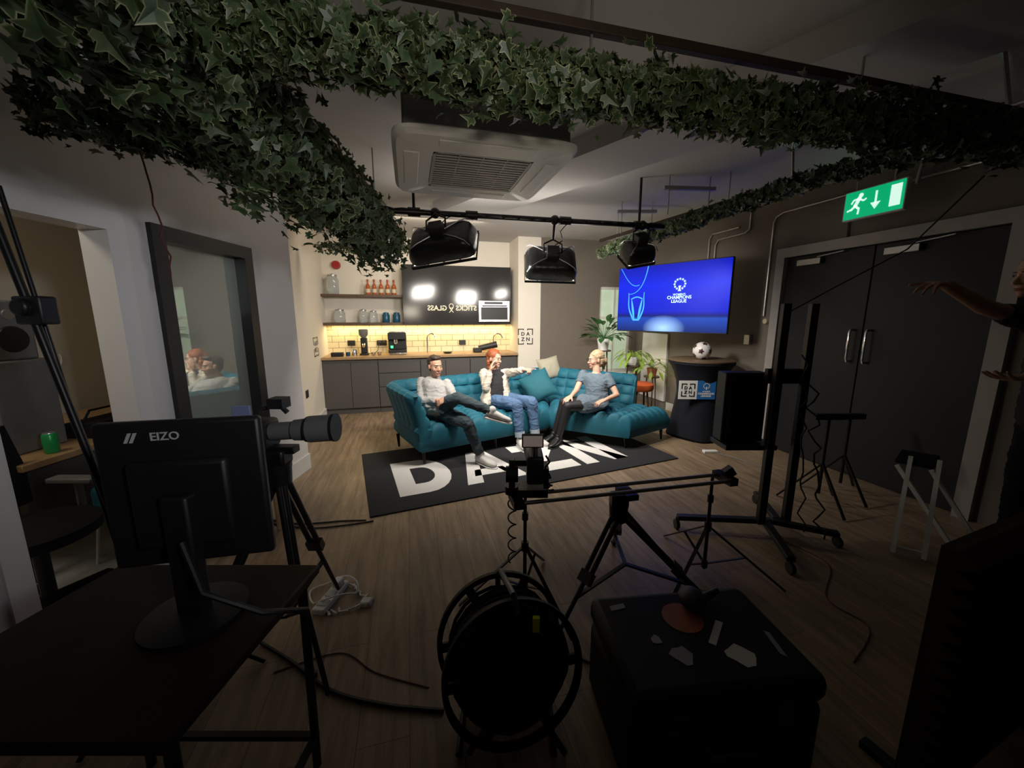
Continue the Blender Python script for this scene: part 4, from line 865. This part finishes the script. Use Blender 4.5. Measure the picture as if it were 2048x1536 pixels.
def pstand(c,h,r,lab):
    t=thing("plant_stand",V(c),lab,"plant stand","plant stands")
    G().lathe(V(c)+V((0,0,h-.02)),[(r,0),(r,.02)],24).obj("top",SHELFW,parent=t)
    for i in range(3):
        a=2*pi*i/3+.4;G().cyl(V(c)+V((math.cos(a)*r*.6,math.sin(a)*r*.6,h-.02)),V(c)+V((math.cos(a)*r,math.sin(a)*r,0)),.012,.01).obj("leg",SHELFW,parent=t)
pstand((1.50,6.35,0),1.0,.13,"dark wooden plant stand near window");plant((1.50,6.35,1.0),.10,.18,WPL,40,.44,.055,DG,"broad-leaved green plant in white pot by window",.3)
pstand((1.88,5.98,0),.80,.12,"dark wooden plant stand behind sofa");plant((1.88,5.98,.80),.08,.12,WPL,34,.36,.03,LG,"lit yellow-green trailing plant in pot",.9)
pstand((2.2,6.0,0),.62,.12,"low dark plant stand behind sofa");plant((2.2,6.0,.62),.08,.12,mat("terracotta",(.35,.12,.05),.8),22,.36,.03,LG,"small yellow-green plant in terracotta pot",.8)
t=thing("stool",(1.85,5.45,0),"orange upholstered stool behind the sofa","stool")
G().lathe((1.85,5.45,.5),[(.16,0),(.18,.03),(.18,.09),(.15,.11)],28).obj("seat",mat("orange_fabric",(.55,.10,.02),.8),parent=t)
for i in range(4):
    a=pi/4+i*pi/2;G().cyl((1.85+.1*math.cos(a),5.45+.1*math.sin(a),.5),(1.85+.17*math.cos(a),5.45+.17*math.sin(a),0),.013).obj("leg",SHELFW,parent=t)
# ---------------------------------------------------------------- slider rig
def tripod(name,apex,feet,lab,cat="tripod",r=.016,m=BLKM,group=None):
    apex=V(apex);t=thing(name,(apex.x,apex.y,0),lab,cat,group)
    for f in feet:
        f=V(f);k=apex.lerp(f,.52);d=(f-apex).normalized();x,y=ortho(d)
        g=G()
        g.limb(apex+x*.018,k+x*.018,r*.8,r*.8,10);g.limb(apex-x*.018,k-x*.018,r*.8,r*.8,10);g.bar(k-d*.03,k+d*.03,.07,.035);g.limb(k,f+V((0,0,.012)),r*.75,r*.6,10);g.sph(f+V((0,0,.02)),.02)
        g.obj("leg",m,parent=t)
    g=G()
    c=sum((V(f) for f in feet),V())/3;sp=V((apex.x,apex.y,0)).lerp(c,.5);sp.z=.22
    for f in feet: g.bar(V((sp.x,sp.y,sp.z)),apex.lerp(V(f),.66),.02,.012)
    g.obj("spreader",m,parent=t)
    G().cyl(apex-V((0,0,.05)),apex+V((0,0,.04)),.045,.05,20).obj("bowl",m,parent=t)
    G().box(apex.x-.045,apex.x+.045,apex.y-.04,apex.y+.04,apex.z+.03,apex.z+.10).obj("fluid_head",m,parent=t,bevel=.012)
    return t
s0=V((.02,1.77,.66));s1=V((1.19,2.03,.66));sd=(s1-s0).normalized();sn=V((-sd.y,sd.x,0))
tp=tripod("tripod",(.56,1.88,.54),[(.20,1.60,0),(1.12,1.72,0),(.70,2.42,0)],"black heavy-duty tripod supporting the slider")
G().tube([(.58,1.85,.56),(.72,1.72,.42),(.86,1.62,.28)],.012).obj("pan_handle",BLKM,parent=tp)
sl=thing("camera_slider",(s0+s1)/2,"twin-rail camera slider on tripod","camera slider")
for k in(-.045,.045): G().cyl(s0+sn*k,s1+sn*k,.010,n=12).obj("rail",STEEL,parent=sl)
for p in(s0,s1): G().bar(p-sn*.07,p+sn*.07,.05,.04).obj("end_block",BLKM,parent=sl)
G().bar(s0.lerp(s1,.47)-V((0,0,.03)),s0.lerp(s1,.53)-V((0,0,.03)),.12,.03).obj("mount_plate",BLKM,parent=sl)
G().bar(s1+sn*.0+V((0,0,.02)),s1+V((.04,0,.05)),.04,.05).obj("crank",BLKM,parent=sl)
def lstand(x,y,h,rs,lab,group="thin light stands",rot=.3):
    t=thing("light_stand",(x,y,0),lab,"light stand",group)
    G().cyl((x,y,.05),(x,y,h),.011,.009,10).obj("pole",BLKM,parent=t)
    for z0,z1,r_ in((.30,.35,.02),(.06,.1,.018),(h*.75,h*.75+.04,.017)): G().cyl((x,y,z0),(x,y,z1),r_).obj("collar",BLKM,parent=t)
    for i in range(3):
        a=rot+2*pi*i/3;f=V((x+rs*math.cos(a),y+rs*math.sin(a),.008))
        G().bar((x,y,.33),f,.018,.008).bar((x,y,.08),V((x,y,.33)).lerp(f,.5),.014,.006).obj("leg",BLKM,parent=t)
    return t
lstand(.07,1.90,.64,.36,"thin black stand under the slider end",rot=-.9)
lstand(1.16,2.10,.64,.42,"thin black stand under the slider end",rot=-.35)
cc=V((.10,1.80,.67))
cm=thing("cinema_camera",cc,"black cinema camera on gimbal mount with lit screen","camera")
G().box(cc.x-.075,cc.x+.075,cc.y-.06,cc.y+.06,.68,.72).obj("carriage",BLKM,parent=cm,bevel=.006)
G().box(cc.x-.03,cc.x+.05,cc.y-.09,cc.y+.09,.76,.90).obj("body",BLKP,parent=cm,bevel=.012)
G().cyl((cc.x+.01,cc.y+.09,.83),(cc.x+.01,cc.y+.24,.83),.04,.048,20).obj("lens",BLKP,parent=cm)
G().tube([(cc.x+.01,cc.y-.07,.90),(cc.x+.01,cc.y-.06,.955),(cc.x+.01,cc.y+.05,.955),(cc.x+.01,cc.y+.07,.90)],.012).obj("top_handle",BLKM,parent=cm)
G().bar((cc.x-.10,cc.y,.70),(cc.x-.10,cc.y,.86),.03,.05,(0,1,0)).bar((cc.x-.10,cc.y,.84),(cc.x-.02,cc.y,.84),.03,.03).obj("gimbal_arm",BLKM,parent=cm,bevel=.004)
G().cyl((cc.x-.13,cc.y,.78),(cc.x-.07,cc.y,.78),.04).cyl((cc.x-.10,cc.y,.68),(cc.x-.10,cc.y,.72),.035).obj("gimbal_motor",BLKM,parent=cm)
cs=G().box(cc.x-.055,cc.x+.045,cc.y-.115,cc.y-.10,.955,1.02).obj("field_monitor",BLKP,parent=cm,bevel=.004)
G().box(cc.x-.049,cc.x+.039,cc.y-.117,cc.y-.1155,.962,1.013).obj("display",mat("dim_display",(.1,.1,.1),.3,emit=(.4,.3,.25),es=.25,ns=60,nv=.9),parent=cs,smooth=False)
g=G();g.box(cc.x+.05,cc.x+.075,cc.y-.08,cc.y+.02,.74,.84);g.tube(wav((cc.x+.06,cc.y-.08,.9),(cc.x+.09,cc.y-.02,.70),12,.03,.015),.005);g.obj("cable_bundle",BLKP,parent=cm)
g=G()
g.tube([(cc.x-.10+.02*math.cos(a*1.0),cc.y+.02*math.sin(a),.66-.012*a) for a in [i*.5 for i in range(60)]],.004,5);g.obj("coiled_cable",BLKP,parent=cm)
# ---------------------------------------------------------------- wheeled trolley
t=thing("equipment_trolley",(1.83,2.55,0),"tall black twin-pole wheeled equipment trolley","trolley")
for x,y in((1.76,2.52),(1.97,2.56)): G().box(x-.025,x+.025,y-.02,y+.02,.1,1.63).obj("upright",BLKM,parent=t,bevel=.004)
for a,b_ in(((1.85,2.54),(1.22,2.63)),((1.85,2.54),(2.22,2.40)),((1.80,2.52),(1.70,2.12)),((1.9,2.55),(2.05,3.02))):
    G().bar((a[0],a[1],.11),(b_[0],b_[1],.09),.05,.035).obj("base_arm",BLKM,parent=t,bevel=.005)
    g=G();g.cyl((b_[0]-.012,b_[1],.035),(b_[0]+.012,b_[1],.035),.035,n=20);g.cyl((b_[0],b_[1],.035),(b_[0],b_[1],.09),.01);g.obj("caster",BLKP,parent=t)
G().box(1.72,2.0,2.56,2.60,1.10,1.2).obj("cross_bracket",BLKM,parent=t,bevel=.004)
g=G().box(1.50,1.80,2.66,2.78,.66,1.16).obj("speaker_box",BLKP,parent=t,bevel=.01,label="black equipment box on the trolley")
G().box(1.53,1.77,2.645,2.66,.70,1.12).obj("vent_panel",BLKF,parent=t,smooth=False)
G().box(1.5,1.86,2.58,2.80,.62,.655).obj("tray",BLKM,parent=t,bevel=.004)
g=G();g.tube(wav((1.98,2.5,1.1),(2.1,2.4,.06),20,.0,.03),.006);g.tube(wav((1.9,2.5,1.3),(1.98,2.42,.1),20,0,.02),.005);g.obj("cable",BLKP,parent=t)
# ---------------------------------------------------------------- cable reel
rc=V((-.02,1.27,.285));ra=V((.25,-.93,.22)).normalized()
t=thing("cable_reel",(rc.x,rc.y,0),"large black cable drum wound with black cable","cable reel")
x,y=ortho(ra)
def ring(g,c,r0,r1,th):
    n=48;vs=[]
    for z in(-th/2,th/2):
        for r_ in(r0,r1):
            for i in range(n):
                a=2*pi*i/n;vs.append(c+ra*z+x*r_*math.cos(a)+y*r_*math.sin(a))
    f=[]
    for i in range(n):
        j=(i+1)%n;f+=[(i,j,n+j,n+i),(2*n+i,3*n+i,3*n+j,2*n+j),(n+i,n+j,3*n+j,3*n+i),(i,2*n+i,2*n+j,j)]
    g.add(vs,f)
for sgn in(-1,1):
    g=G();ring(g,rc+ra*.115*sgn,.235,.255,.022);ring(g,rc+ra*.115*sgn,.06,.12,.012)
    for i in range(6):
        a=2*pi*i/6;d=x*math.cos(a)+y*math.sin(a);g.bar(rc+ra*.115*sgn+d*.1,rc+ra*.115*sgn+d*.24,.035,.012,ra)
    g.obj("flange",BLKC,parent=t)
g=G()
pts=[rc+ra*(-.095+.19*((i/40)%2 if (i/40)%2<1 else 2-(i/40)%2)*1.0)+(x*math.cos(i*2*pi/22)+y*math.sin(i*2*pi/22))*(.205+.004*math.sin(i*.9)+.015*(i//80)/5) for i in range(22*14)]
g.tube(pts,.0075,6);g.cyl(rc-ra*.1,rc+ra*.1,.195,n=40);g.obj("wound_cable",BLKF,parent=t)
g=G()
for sgn in(-1,1):
    c=rc+ra*.15*sgn;g.tube([V((c.x-.17,c.y,.012)),c,V((c.x+.17,c.y,.012))],.012);
g.tube([V((rc.x-.17,rc.y-.15,.012)),V((rc.x-.17,rc.y+.15,.012))],.012);g.tube([V((rc.x+.17,rc.y-.15,.012)),V((rc.x+.17,rc.y+.15,.012))],.012)
g.tube([rc+ra*.15,rc+ra*.15+V((0,0,.26)),rc+ra*.1+V((0,0,.30)),rc-ra*.1+V((0,0,.30)),rc-ra*.15+V((0,0,.26)),rc-ra*.15],.011)
g.obj("carry_frame",BLKM,parent=t)
tg=rc+ra*.06+V((.09,-.02,.215));G().box(tg.x-.012,tg.x+.012,tg.y-.012,tg.y+.004,tg.z-.06,tg.z-.005).obj("tag",mat("yellow_tag",(.8,.85,.02),.6),parent=t,label="yellow-green cable tag")
# ---------------------------------------------------------------- flight case
FM=frame((.37,.99,0),V((.99,.10,0)).normalized(),V((-.10,.99,0)).normalized(),(0,0,1))
t=thing("equipment_case",FM@V((.32,.2,0)),"black hard equipment case with stickers on lid","case")
G(FM).box(0,.66,0,.44,.0,.30).obj("body",BLKC,parent=t,bevel=.03)
G(FM).box(-.004,.664,-.004,.444,.305,.40).obj("lid",BLKC,parent=t,bevel=.03)
for a in(.15,.5): G(FM).box(a-.03,a+.03,-.02,-.004,.25,.34).obj("latch",BLKP,parent=t,bevel=.005)
G(FM).tube([(.25,-.01,.2),(.25,-.04,.2),(.41,-.04,.2),(.41,-.01,.2)],.01).obj("handle",BLKP,parent=t)
def stick(M,pts,m,lab): G(M).prism(pts,.002).obj("sticker",m,parent=t,smooth=False,label=lab)
SM=FM@Matrix.Translation((0,0,.4005));rg=lambda cx,cy,r,n=28,j=0:[(cx+r*math.cos(2*pi*i/n)*(1+random.uniform(-j,j)),cy+r*math.sin(2*pi*i/n)*(1+random.uniform(-j,j))) for i in range(n)]
PS=mat("pale_sticker",(.55,.54,.50),.6);GS=mat("grey_sticker",(.25,.25,.26),.6)
stick(SM,rg(.32,.29,.075),mat("orange_sticker",(.32,.10,.05),.6),"round orange sticker")
stick(SM,rg(.43,.11,.045,14,.28),PS,"torn pale sticker")
stick(SM,[(.35,.17),(.37,.155),(.46,.25),(.44,.265)],PS,"pale rectangular sticker")
stick(SM,rg(.23,.13,.038,11,.25),GS,"small grey torn sticker")
stick(SM,rg(.17,.20,.02,9,.2),GS,"tiny grey sticker")
stick(SM,[(.57,.1),(.585,.09),(.60,.19),(.585,.2)],GS,"narrow grey sticker")
stick(SM,[(.06,.35),(.12,.36),(.12,.385),(.06,.375)],GS,"small grey sticker")
g=G();sp=FM@V((.38,.33,.405));g.sph(sp+V((0,0,.04)),(.05,.06,.04));g.cyl(sp+V((.02,0,.03)),sp+V((.13,.06,.03)),.02,.012);g.obj("camera_accessory",BLKP,label="small black camera accessory lying on case",cat="accessory")
# ---------------------------------------------------------------- acoustic foam panel
AP=frame((1.25,.98,0),V((.93,.37,0)).normalized(),V((-.37,.93,0)).normalized(),(0,0,1))
t=thing("acoustic_panel",AP@V((.4,0,0)),"freestanding dark brown ridged acoustic foam panel","acoustic panel")
g=G(AP);zs=[];n=15
pf=[]
for i in range(n): pf+=[(0,.03+i*.058),(-.045,.03+i*.058+.029)]
pf.append((0,.03+n*.058));pf+=[(.02,.03+n*.058),(.02,.03)]
vs=[(x_,y_,z_) for x_ in(0,.85) for y_,z_ in pf];m=len(pf)
g.add(vs,[(i,(i+1)%m,m+(i+1)%m,m+i) for i in range(m)]+[tuple(range(m)),tuple(range(m,2*m))[::-1]])
g.obj("foam_wedges",mat("brown_foam",(.055,.032,.020),.95,bump=.4,bs=90,spec=.1),parent=t,smooth=False)
G(AP).box(0,.85,.02,.035,.03,.90).obj("backing_board",DARKW,parent=t,smooth=False)
for x_ in(.1,.75): G(AP).box(x_-.02,x_+.02,-.08,.16,0,.03).obj("foot",BLKM,parent=t,bevel=.004)
# ---------------------------------------------------------------- table, monitor, camera
t=thing("side_table",(-.98,.85,0),"dark wooden work table on black metal legs","table")
G().add([(-1.35,.60,.72),(-.66,.60,.72),(-.63,1.14,.72),(-1.28,1.14,.72),(-1.35,.60,.75),(-.66,.60,.75),(-.63,1.14,.75),(-1.28,1.14,.75)],[(0,3,2,1),(4,5,6,7),(0,1,5,4),(1,2,6,5),(2,3,7,6),(3,0,4,7)]).obj("table_top",DARKW,parent=t,bevel=.006)
for x_,y_ in((-1.30,.65),(-.70,.65),(-.67,1.10),(-1.24,1.10)): G().cyl((x_,y_,.72),(x_*1.02,y_,0),.014).obj("leg",BLKM,parent=t)
G().bar((-.68,1.10,.12),(-.70,.65,.12),.02,.02).bar((-1.24,1.1,.12),(-.67,1.1,.12),.02,.02).obj("stretcher",BLKM,parent=t)
ml=V((-1.05,.92,0));mr_=V((-.68,1.0,0));md=(mr_-ml).normalized();MW=(mr_-ml).length
MMx=frame(ml+V((0,0,.885)),md,(0,0,1),md.cross(V((0,0,1))))
t=thing("computer_monitor",(-.86,.97,.75),"black computer monitor seen from behind on stand","monitor")
G(MMx).box(0,MW,0,.40,-.03,0).obj("screen_casing",BLKP,parent=t,bevel=.01)
G(MMx).box(MW*.2,MW*.8,.06,.30,0,.03).obj("rear_housing",BLKP,parent=t,bevel=.012)
g=G();g.text("EIZO",.030,MMx@Matrix.Translation((MW*.42,.36,.001)),.0003);g.prism([(0,0),(.008,0),(.02,.026),(.012,.026)],.001,MMx@Matrix.Translation((MW*.18,.347,.001)));g.prism([(.012,0),(.02,0),(.032,.026),(.024,.026)],.001,MMx@Matrix.Translation((MW*.18,.347,.001)))
g.obj("logo",mat("pale_logo",(.6,.6,.58),.5),parent=t,smooth=False)
mc=MMx@V((MW/2,0,.04))
G().box(mc.x-.035,mc.x+.035,mc.y-.02,mc.y+.02,.76,1.1).obj("stand_neck",BLKP,parent=t,bevel=.008)
G().lathe((mc.x,mc.y,.751),[(.12,0),(.12,.012),(.05,.018)],32).obj("stand_base",BLKP,parent=t)
G().tube([mc+V((.02,-.03,.1)),mc+V((.08,-.06,-.02)),mc+V((.2,-.03,-.1)),mc+V((.27,.05,-.16)),mc+V((.28,.1,-.5))],.008).obj("cable",BLKP,parent=t)
ct=tripod("tripod",(-.96,1.50,.92),[(-.86,1.42,0),(-1.35,1.3,0),(-.98,1.95,0)],"black tripod holding the telephoto camera")
cm=thing("stills_camera",(-.96,1.50,1.02),"black camera with long grey telephoto lens","camera")
G().box(-1.06,-.97,1.44,1.56,1.02,1.14).obj("body",BLKP,parent=cm,bevel=.015)
g=G();g.cyl((-.97,1.5,1.09),(-.88,1.505,1.095),.036,.036,24);g.cyl((-.88,1.505,1.095),(-.82,1.508,1.098),.042,.046,24);g.cyl((-.82,1.508,1.098),(-.72,1.513,1.104),.054,.054,24);g.obj("lens",mat("lens_grey",(.14,.14,.14),.5),parent=cm)
G().cyl((-.725,1.513,1.104),(-.715,1.5135,1.1045),.058,.058,24).obj("lens_ring",BLKP,parent=cm)
G().cyl((-.83,1.5075,1.098),(-.82,1.508,1.098),.052,.052,24).obj("lens_ring",BLKP,parent=cm)
G().tube([(-1.0,1.47,1.14),(-.99,1.48,1.19),(-.93,1.5,1.2),(-.90,1.5,1.17)],.010).box(-.96,-.90,1.47,1.53,1.19,1.23).obj("top_handle",BLKP,parent=cm)
G().box(-1.05,-.98,1.40,1.41,1.16,1.22).obj("viewfinder_screen",mat("dim_display2",(.1,.12,.2),.3,emit=(.25,.3,.5),es=.08),parent=cm,bevel=.003)
G().box(-.99,-.88,1.48,1.53,1.0,1.03).obj("lens_foot",BLKM,parent=cm,bevel=.004)
t=thing("boom_stand",(-1.42,1.4,0),"leaning black stand with clamp near doorway","stand")
G().cyl((-1.42,1.4,.02),(-1.86,1.4,2.3),.013).cyl((-1.45,1.36,.02),(-1.80,1.45,2.0),.008).obj("pole",BLKM,parent=t)
for dx,dy in((.3,.1),(-.25,.25),(-.1,-.3)): G().cyl((-1.46,1.4,.3),(-1.42+dx,1.4+dy,.01),.009).obj("leg",BLKM,parent=t)
G().box(-1.76,-1.66,1.38,1.44,1.52,1.62).cyl((-1.72,1.36,1.58),(-1.72,1.46,1.58),.03).obj("clamp",BLKP,parent=t,bevel=.008)
t=thing("power_strip",(-1.0,1.88,0),"white extension lead with plugs on wood floor","extension lead")
PM=frame((-1.02,1.78,.0),V((.98,-.15,0)).normalized(),V((.15,.98,0)).normalized(),(0,0,1))
G(PM).box(-.035,.035,0,.24,.0,.035).obj("socket_bar",WPL,parent=t,bevel=.006)
for k in(.05,.12,.19):
    G(PM).box(-.025,.025,k-.022,k+.022,.035,.04).obj("socket_face",mat("socket_grey",(.5,.5,.5),.5),parent=t,smooth=False)
G(PM).box(-.024,.024,.165,.215,.04,.075).obj("plug",WPL,parent=t,bevel=.008)
G().box(-.82,-.765,1.83,1.88,0,.035).obj("plug",WPL,parent=t,bevel=.008)
g=G();g.tube([V((-1.01+.13*math.cos(a)*(1+.1*math.sin(3*a)),1.93+.09*math.sin(a),.012+.05*max(0,math.sin(a*1.5)))) for a in [i*.2 for i in range(42)]],.005);g.tube(wav((-.98,1.78,.01),(-.8,1.84,.015),16,0,.02),.005);g.tube(wav((-.92,1.99,.01),(-.76,1.87,.01),14,0,.018),.005);g.obj("flex",WPL,parent=t)
def fc(pts,r,lab,m=BLKP):
    P=[V((x_,y_,r+.001)) for x_,y_ in pts];out=[]
    for i in range(len(P)-1):
        a=P[max(i-1,0)];b_=P[i];c=P[i+1];d=P[min(i+2,len(P)-1)]
        for k in range(8):
            t=k/8;out.append(.5*((2*b_)+(c-a)*t+(2*a-5*b_+4*c-d)*t*t+(3*b_-a-3*c+d)*t**3))
    out.append(P[-1]);G().tube(out,r,6).obj("floor_cable",m,label=lab,cat="cable",group="cables on the floor")
RC=mat("red_cable",(.09,.012,.01),.5)
fc([(-1.2,1.6),(-1.0,1.5),(-.75,1.36),(-.5,1.3),(-.27,1.28)],.009,"thick black cable running to cable drum")
fc([(-1.9,2.75),(-1.6,2.68),(-1.3,2.72),(-1.12,2.73)],.006,"thin black cable along rug edge")
fc([(-1.8,2.68),(-1.5,2.62),(-1.25,2.66),(-1.06,2.72)],.006,"thin black cable along rug edge")
fc([(-1.05,1.45),(-.8,1.55),(-.6,1.45),(-.35,1.38)],.003,"thin red cable on wood floor",RC)
fc([(.25,1.55),(.45,1.47),(.75,1.5),(1.0,1.48)],.005,"thin black cable beside the case")
fc([(2.2,4.4),(2.35,4.2),(2.55,3.9),(2.6,3.5),(2.3,3.0)],.005,"thin pale cable along the wall",GREYP)
fc([(1.55,1.5),(1.8,1.7),(1.75,1.9),(2.0,2.2),(1.9,2.45)],.0035,"thin dark cable on wood floor",RC)
G().box(2.2,2.36,4.2,4.26,0,.03).obj("plug_adapter",WPL,label="white plug adapter on floor by table",cat="adapter",bevel=.006)
t=thing("wooden_stool",(-1.82,2.72,0),"small round wooden stool near the white wall","stool")
G().lathe((-1.82,2.72,.42),[(.15,0),(.16,.01),(.16,.03),(.15,.035)],28).obj("seat",SHELFW,parent=t)
for i in range(4):
    a=pi/4+i*pi/2;G().cyl((-1.82+.09*math.cos(a),2.72+.09*math.sin(a),.42),(-1.82+.15*math.cos(a),2.72+.15*math.sin(a),0),.015).obj("leg",WOODT,parent=t)
G().tube(wav((-1.78,2.0,2.42),(-1.72,2.02,1.75),14,.0,.008),.004).obj("loose_wire",RC,label="thin loose wire dangling from the ivy",cat="wire")
G().tube([(2.9,2.55,2.40),(2.7,2.75,2.0),(2.35,2.9,1.75),(2.0,2.9,1.55)],.005).obj("loose_wire",BLKP,label="black wire draped towards the trolley",cat="wire")
# ---------------------------------------------------------------- side room contents
t=thing("desk",(-3.1,2.6,0),"wooden desk with dark frame in side room","desk")
G().box(-3.7,-2.62,1.95,3.4,.72,.76).obj("desk_top",WOODT,parent=t,bevel=.005)
for x_ in(-3.65,-2.8):
    for y_ in(2.0,3.35): G().box(x_-.02,x_+.02,y_-.02,y_+.02,.012,.72).obj("leg",BLKM,parent=t,bevel=.003)
G().box(-2.79,-2.77,2.05,3.3,.2,.72).obj("modesty_panel",CABM,parent=t,smooth=False)
t=thing("drinks_can",(-2.70,2.16,.76),"green drinks can on desk","can")
G().lathe((-2.70,2.16,.76),[(.026,0),(.033,.01),(.033,.105),(.027,.118)],20).obj("body",mat("green_can",(.02,.36,.10),.3,.2),parent=t)
G().lathe((-2.70,2.16,.878),[(.027,0),(.026,.004)],20).obj("lid",ALU,parent=t)
t=thing("office_chair",(-2.40,1.78,0),"black office chair with armrests on casters","chair")
G().lathe((-2.40,1.78,.43),[(.2,0),(.24,.02),(.24,.07),(.2,.09)],24).obj("seat",BLKF,parent=t)
G().cyl((-2.40,1.78,.1),(-2.40,1.78,.43),.03).obj("column",BLKM,parent=t)
for i in range(5):
    a=2*pi*i/5+.2;e=V((-2.40+.27*math.cos(a),1.78+.27*math.sin(a),.07));G().bar((-2.40,1.78,.11),e,.04,.03).obj("base_leg",BLKM,parent=t);G().sph(e-V((0,0,.03)),.028,12,8).obj("caster",BLKP,parent=t)
for sgn in(-1,1):
    G().bar((-2.40+.1,1.78+sgn*.23,.66),(-2.40-.15,1.78+sgn*.23,.66),.07,.03).bar((-2.42,1.78+sgn*.24,.46),(-2.42,1.78+sgn*.24,.65),.04,.02,(1,0,0)).obj("armrest",GREYP,parent=t,bevel=.008)
G().loft([((-2.64,1.78,.55),(0,.2,0),(.02,0,0)),((-2.67,1.78,.75),(0,.22,0),(.025,0,0)),((-2.69,1.78,.98),(0,.19,0),(.02,0,0))],20,3).obj("backrest",BLKF,parent=t)
t=thing("stool",(-2.45,2.32,0),"teal upholstered stool with white wire legs","stool")
G().box(-2.58,-2.30,2.19,2.45,.36,.52).obj("seat",TEALV,parent=t,bevel=.03)
for dx in(-.12,.12):
    for dy in(-.1,.1): G().cyl((-2.45+dx,2.32+dy,.36),(-2.45+dx*1.3,2.32+dy*1.3,.012),.008).obj("leg",WPL,parent=t)
t=thing("loudspeaker",(-2.95,2.2,1.32),"grey studio monitor loudspeaker","speaker")
G().box(-3.07,-2.85,2.1,2.32,1.30,1.64).obj("cabinet",GREYP,parent=t,bevel=.012)
G().cyl((-2.849,2.21,1.42),(-2.84,2.21,1.42),.075,.07,28).obj("woofer",BLKP,parent=t);G().cyl((-2.849,2.21,1.56),(-2.842,2.21,1.56),.03,.028,20).obj("tweeter",ALU,parent=t)
G().box(-3.10,-2.83,2.06,2.36,.76,1.30).obj("computer_tower",mat("silver_case",(.25,.25,.26),.4,.5),label="silver computer tower on desk",cat="computer",bevel=.01)
G().box(-2.92,-2.72,2.42,2.75,.76,.86).tube([(-2.82,2.45,.86),(-2.82,2.5,.93),(-2.82,2.66,.93),(-2.82,2.7,.86)],.008).obj("camera_bag",BLKF,label="black equipment bag on desk",cat="bag",bevel=.03)
G().tube([V((-3.77,3.05+.16*math.cos(a),1.2+.12*math.sin(a))) for a in [i*.2+2 for i in range(24)]],.005).obj("wall_cable",WPL,label="white cable loop on beige wall",cat="cable")
# ---------------------------------------------------------------- clutter near doors
def mus(x,y,h,lab):
    t=thing("stand_tripod",(x,y,0),lab,"stand","black stands near the doors")
    G().cyl((x,y,.1),(x,y,h),.012).obj("pole",BLKM,parent=t)
    for i in range(3):
        a=.5+2*pi*i/3;G().bar((x,y,.36),(x+.28*math.cos(a),y+.28*math.sin(a),.01),.02,.01).obj("leg",BLKM,parent=t)
    G().box(x-.12,x+.12,y-.02,y+.02,h-.02,h+.03).obj("cross_piece",BLKM,parent=t,bevel=.006)
mus(2.55,3.0,.75,"black folded music stand near double doors");mus(2.90,3.2,.7,"black tripod stand near double doors")
t=thing("folding_chair",(2.72,2.45,0),"folded chair with white metal legs, black seat","chair")
WM=mat("white_metal",(.62,.62,.60),.4)
G().bar((2.50,2.30,.02),(2.85,2.62,.56),.024,.024).obj("leg",WM,parent=t)
G().bar((2.62,2.22,.02),(2.97,2.54,.56),.024,.024).obj("leg",WM,parent=t)
G().bar((2.95,2.35,.02),(2.76,2.62,.50),.024,.024).obj("leg",WM,parent=t)
G().bar((3.08,2.28,.02),(2.90,2.52,.50),.024,.024).obj("leg",WM,parent=t)
G().bar((2.52,2.32,.05),(2.64,2.24,.05),.02,.02).obj("crossbar",WM,parent=t)
G().add([(2.78,2.66,.50),(2.92,2.52,.50),(3.06,2.62,.54),(2.92,2.76,.54),(2.78,2.66,.53),(2.92,2.52,.53),(3.06,2.62,.57),(2.92,2.76,.57)],[(0,3,2,1),(4,5,6,7),(0,1,5,4),(1,2,6,5),(2,3,7,6),(3,0,4,7)]).obj("seat",BLKF,parent=t,bevel=.008)
# ---------------------------------------------------------------- lights
def area(name,loc,target,sx,sy,e,col,spread=180):
    ld=bpy.data.lights.new(name,'AREA');ld.shape='RECTANGLE';ld.size=sx;ld.size_y=sy;ld.energy=e;ld.color=col;ld.spread=math.radians(spread)
    o=bpy.data.objects.new(name,ld);o.location=loc;o.rotation_euler=(V(target)-V(loc)).to_track_quat('-Z','Y').to_euler();COL.objects.link(o);return o
l=area("under_shelf_led",RM(1.57,.50,1.395),RM(1.57,.50,0),3.0,.03,16,(1,.76,.34));l.rotation_euler=(0,0,RANG)
area("side_room_lamp",(-3.0,1.3,2.7),(-3.0,1.4,0),.5,.5,10,(1,.87,.68))
area("plant_uplight",(1.95,6.4,.3),(1.9,6.0,1.4),.2,.2,4,(1,.85,.45))
area("nook_fill",RM(1.6,-.9,2.8),RM(1.6,.2,1.2),1.6,.2,17,(1,.86,.66))  # unseen fill light added to brighten the kitchen nook
area("ceiling_fill",(-.1,4.1,2.35),(-.1,3.6,2.85),1.8,.3,6,(1,.93,.84))  # added light without a fixture, lifts the ceiling behind the bar
area("rear_fill",(.4,-1.2,1.7),(-.1,2.8,2.65),.5,.3,2.4,(1,.88,.70),60)  # fill added behind the camera for ivy, air conditioner and ceiling
area("left_wall_fill",(1.9,-.9,2.3),(-2.1,2.8,1.6),.4,.3,3.6,(.95,.95,1),44)  # invented fill from behind the camera, brightens the left wall and pane
w=bpy.data.worlds.new("w");scene.world=w;w.use_nodes=True;w.node_tree.nodes["Background"].inputs[0].default_value=(.6,.62,.7,1);w.node_tree.nodes["Background"].inputs[1].default_value=.02
scene.view_settings.view_transform='Standard'
cam=bpy.data.cameras.new("camera");cam.sensor_width=36;cam.lens=13.54;cam.clip_start=.05
co=bpy.data.objects.new("camera",cam);co.location=(0,0,1.55);co.rotation_euler=(math.radians(80),0,0);COL.objects.link(co);scene.camera=co
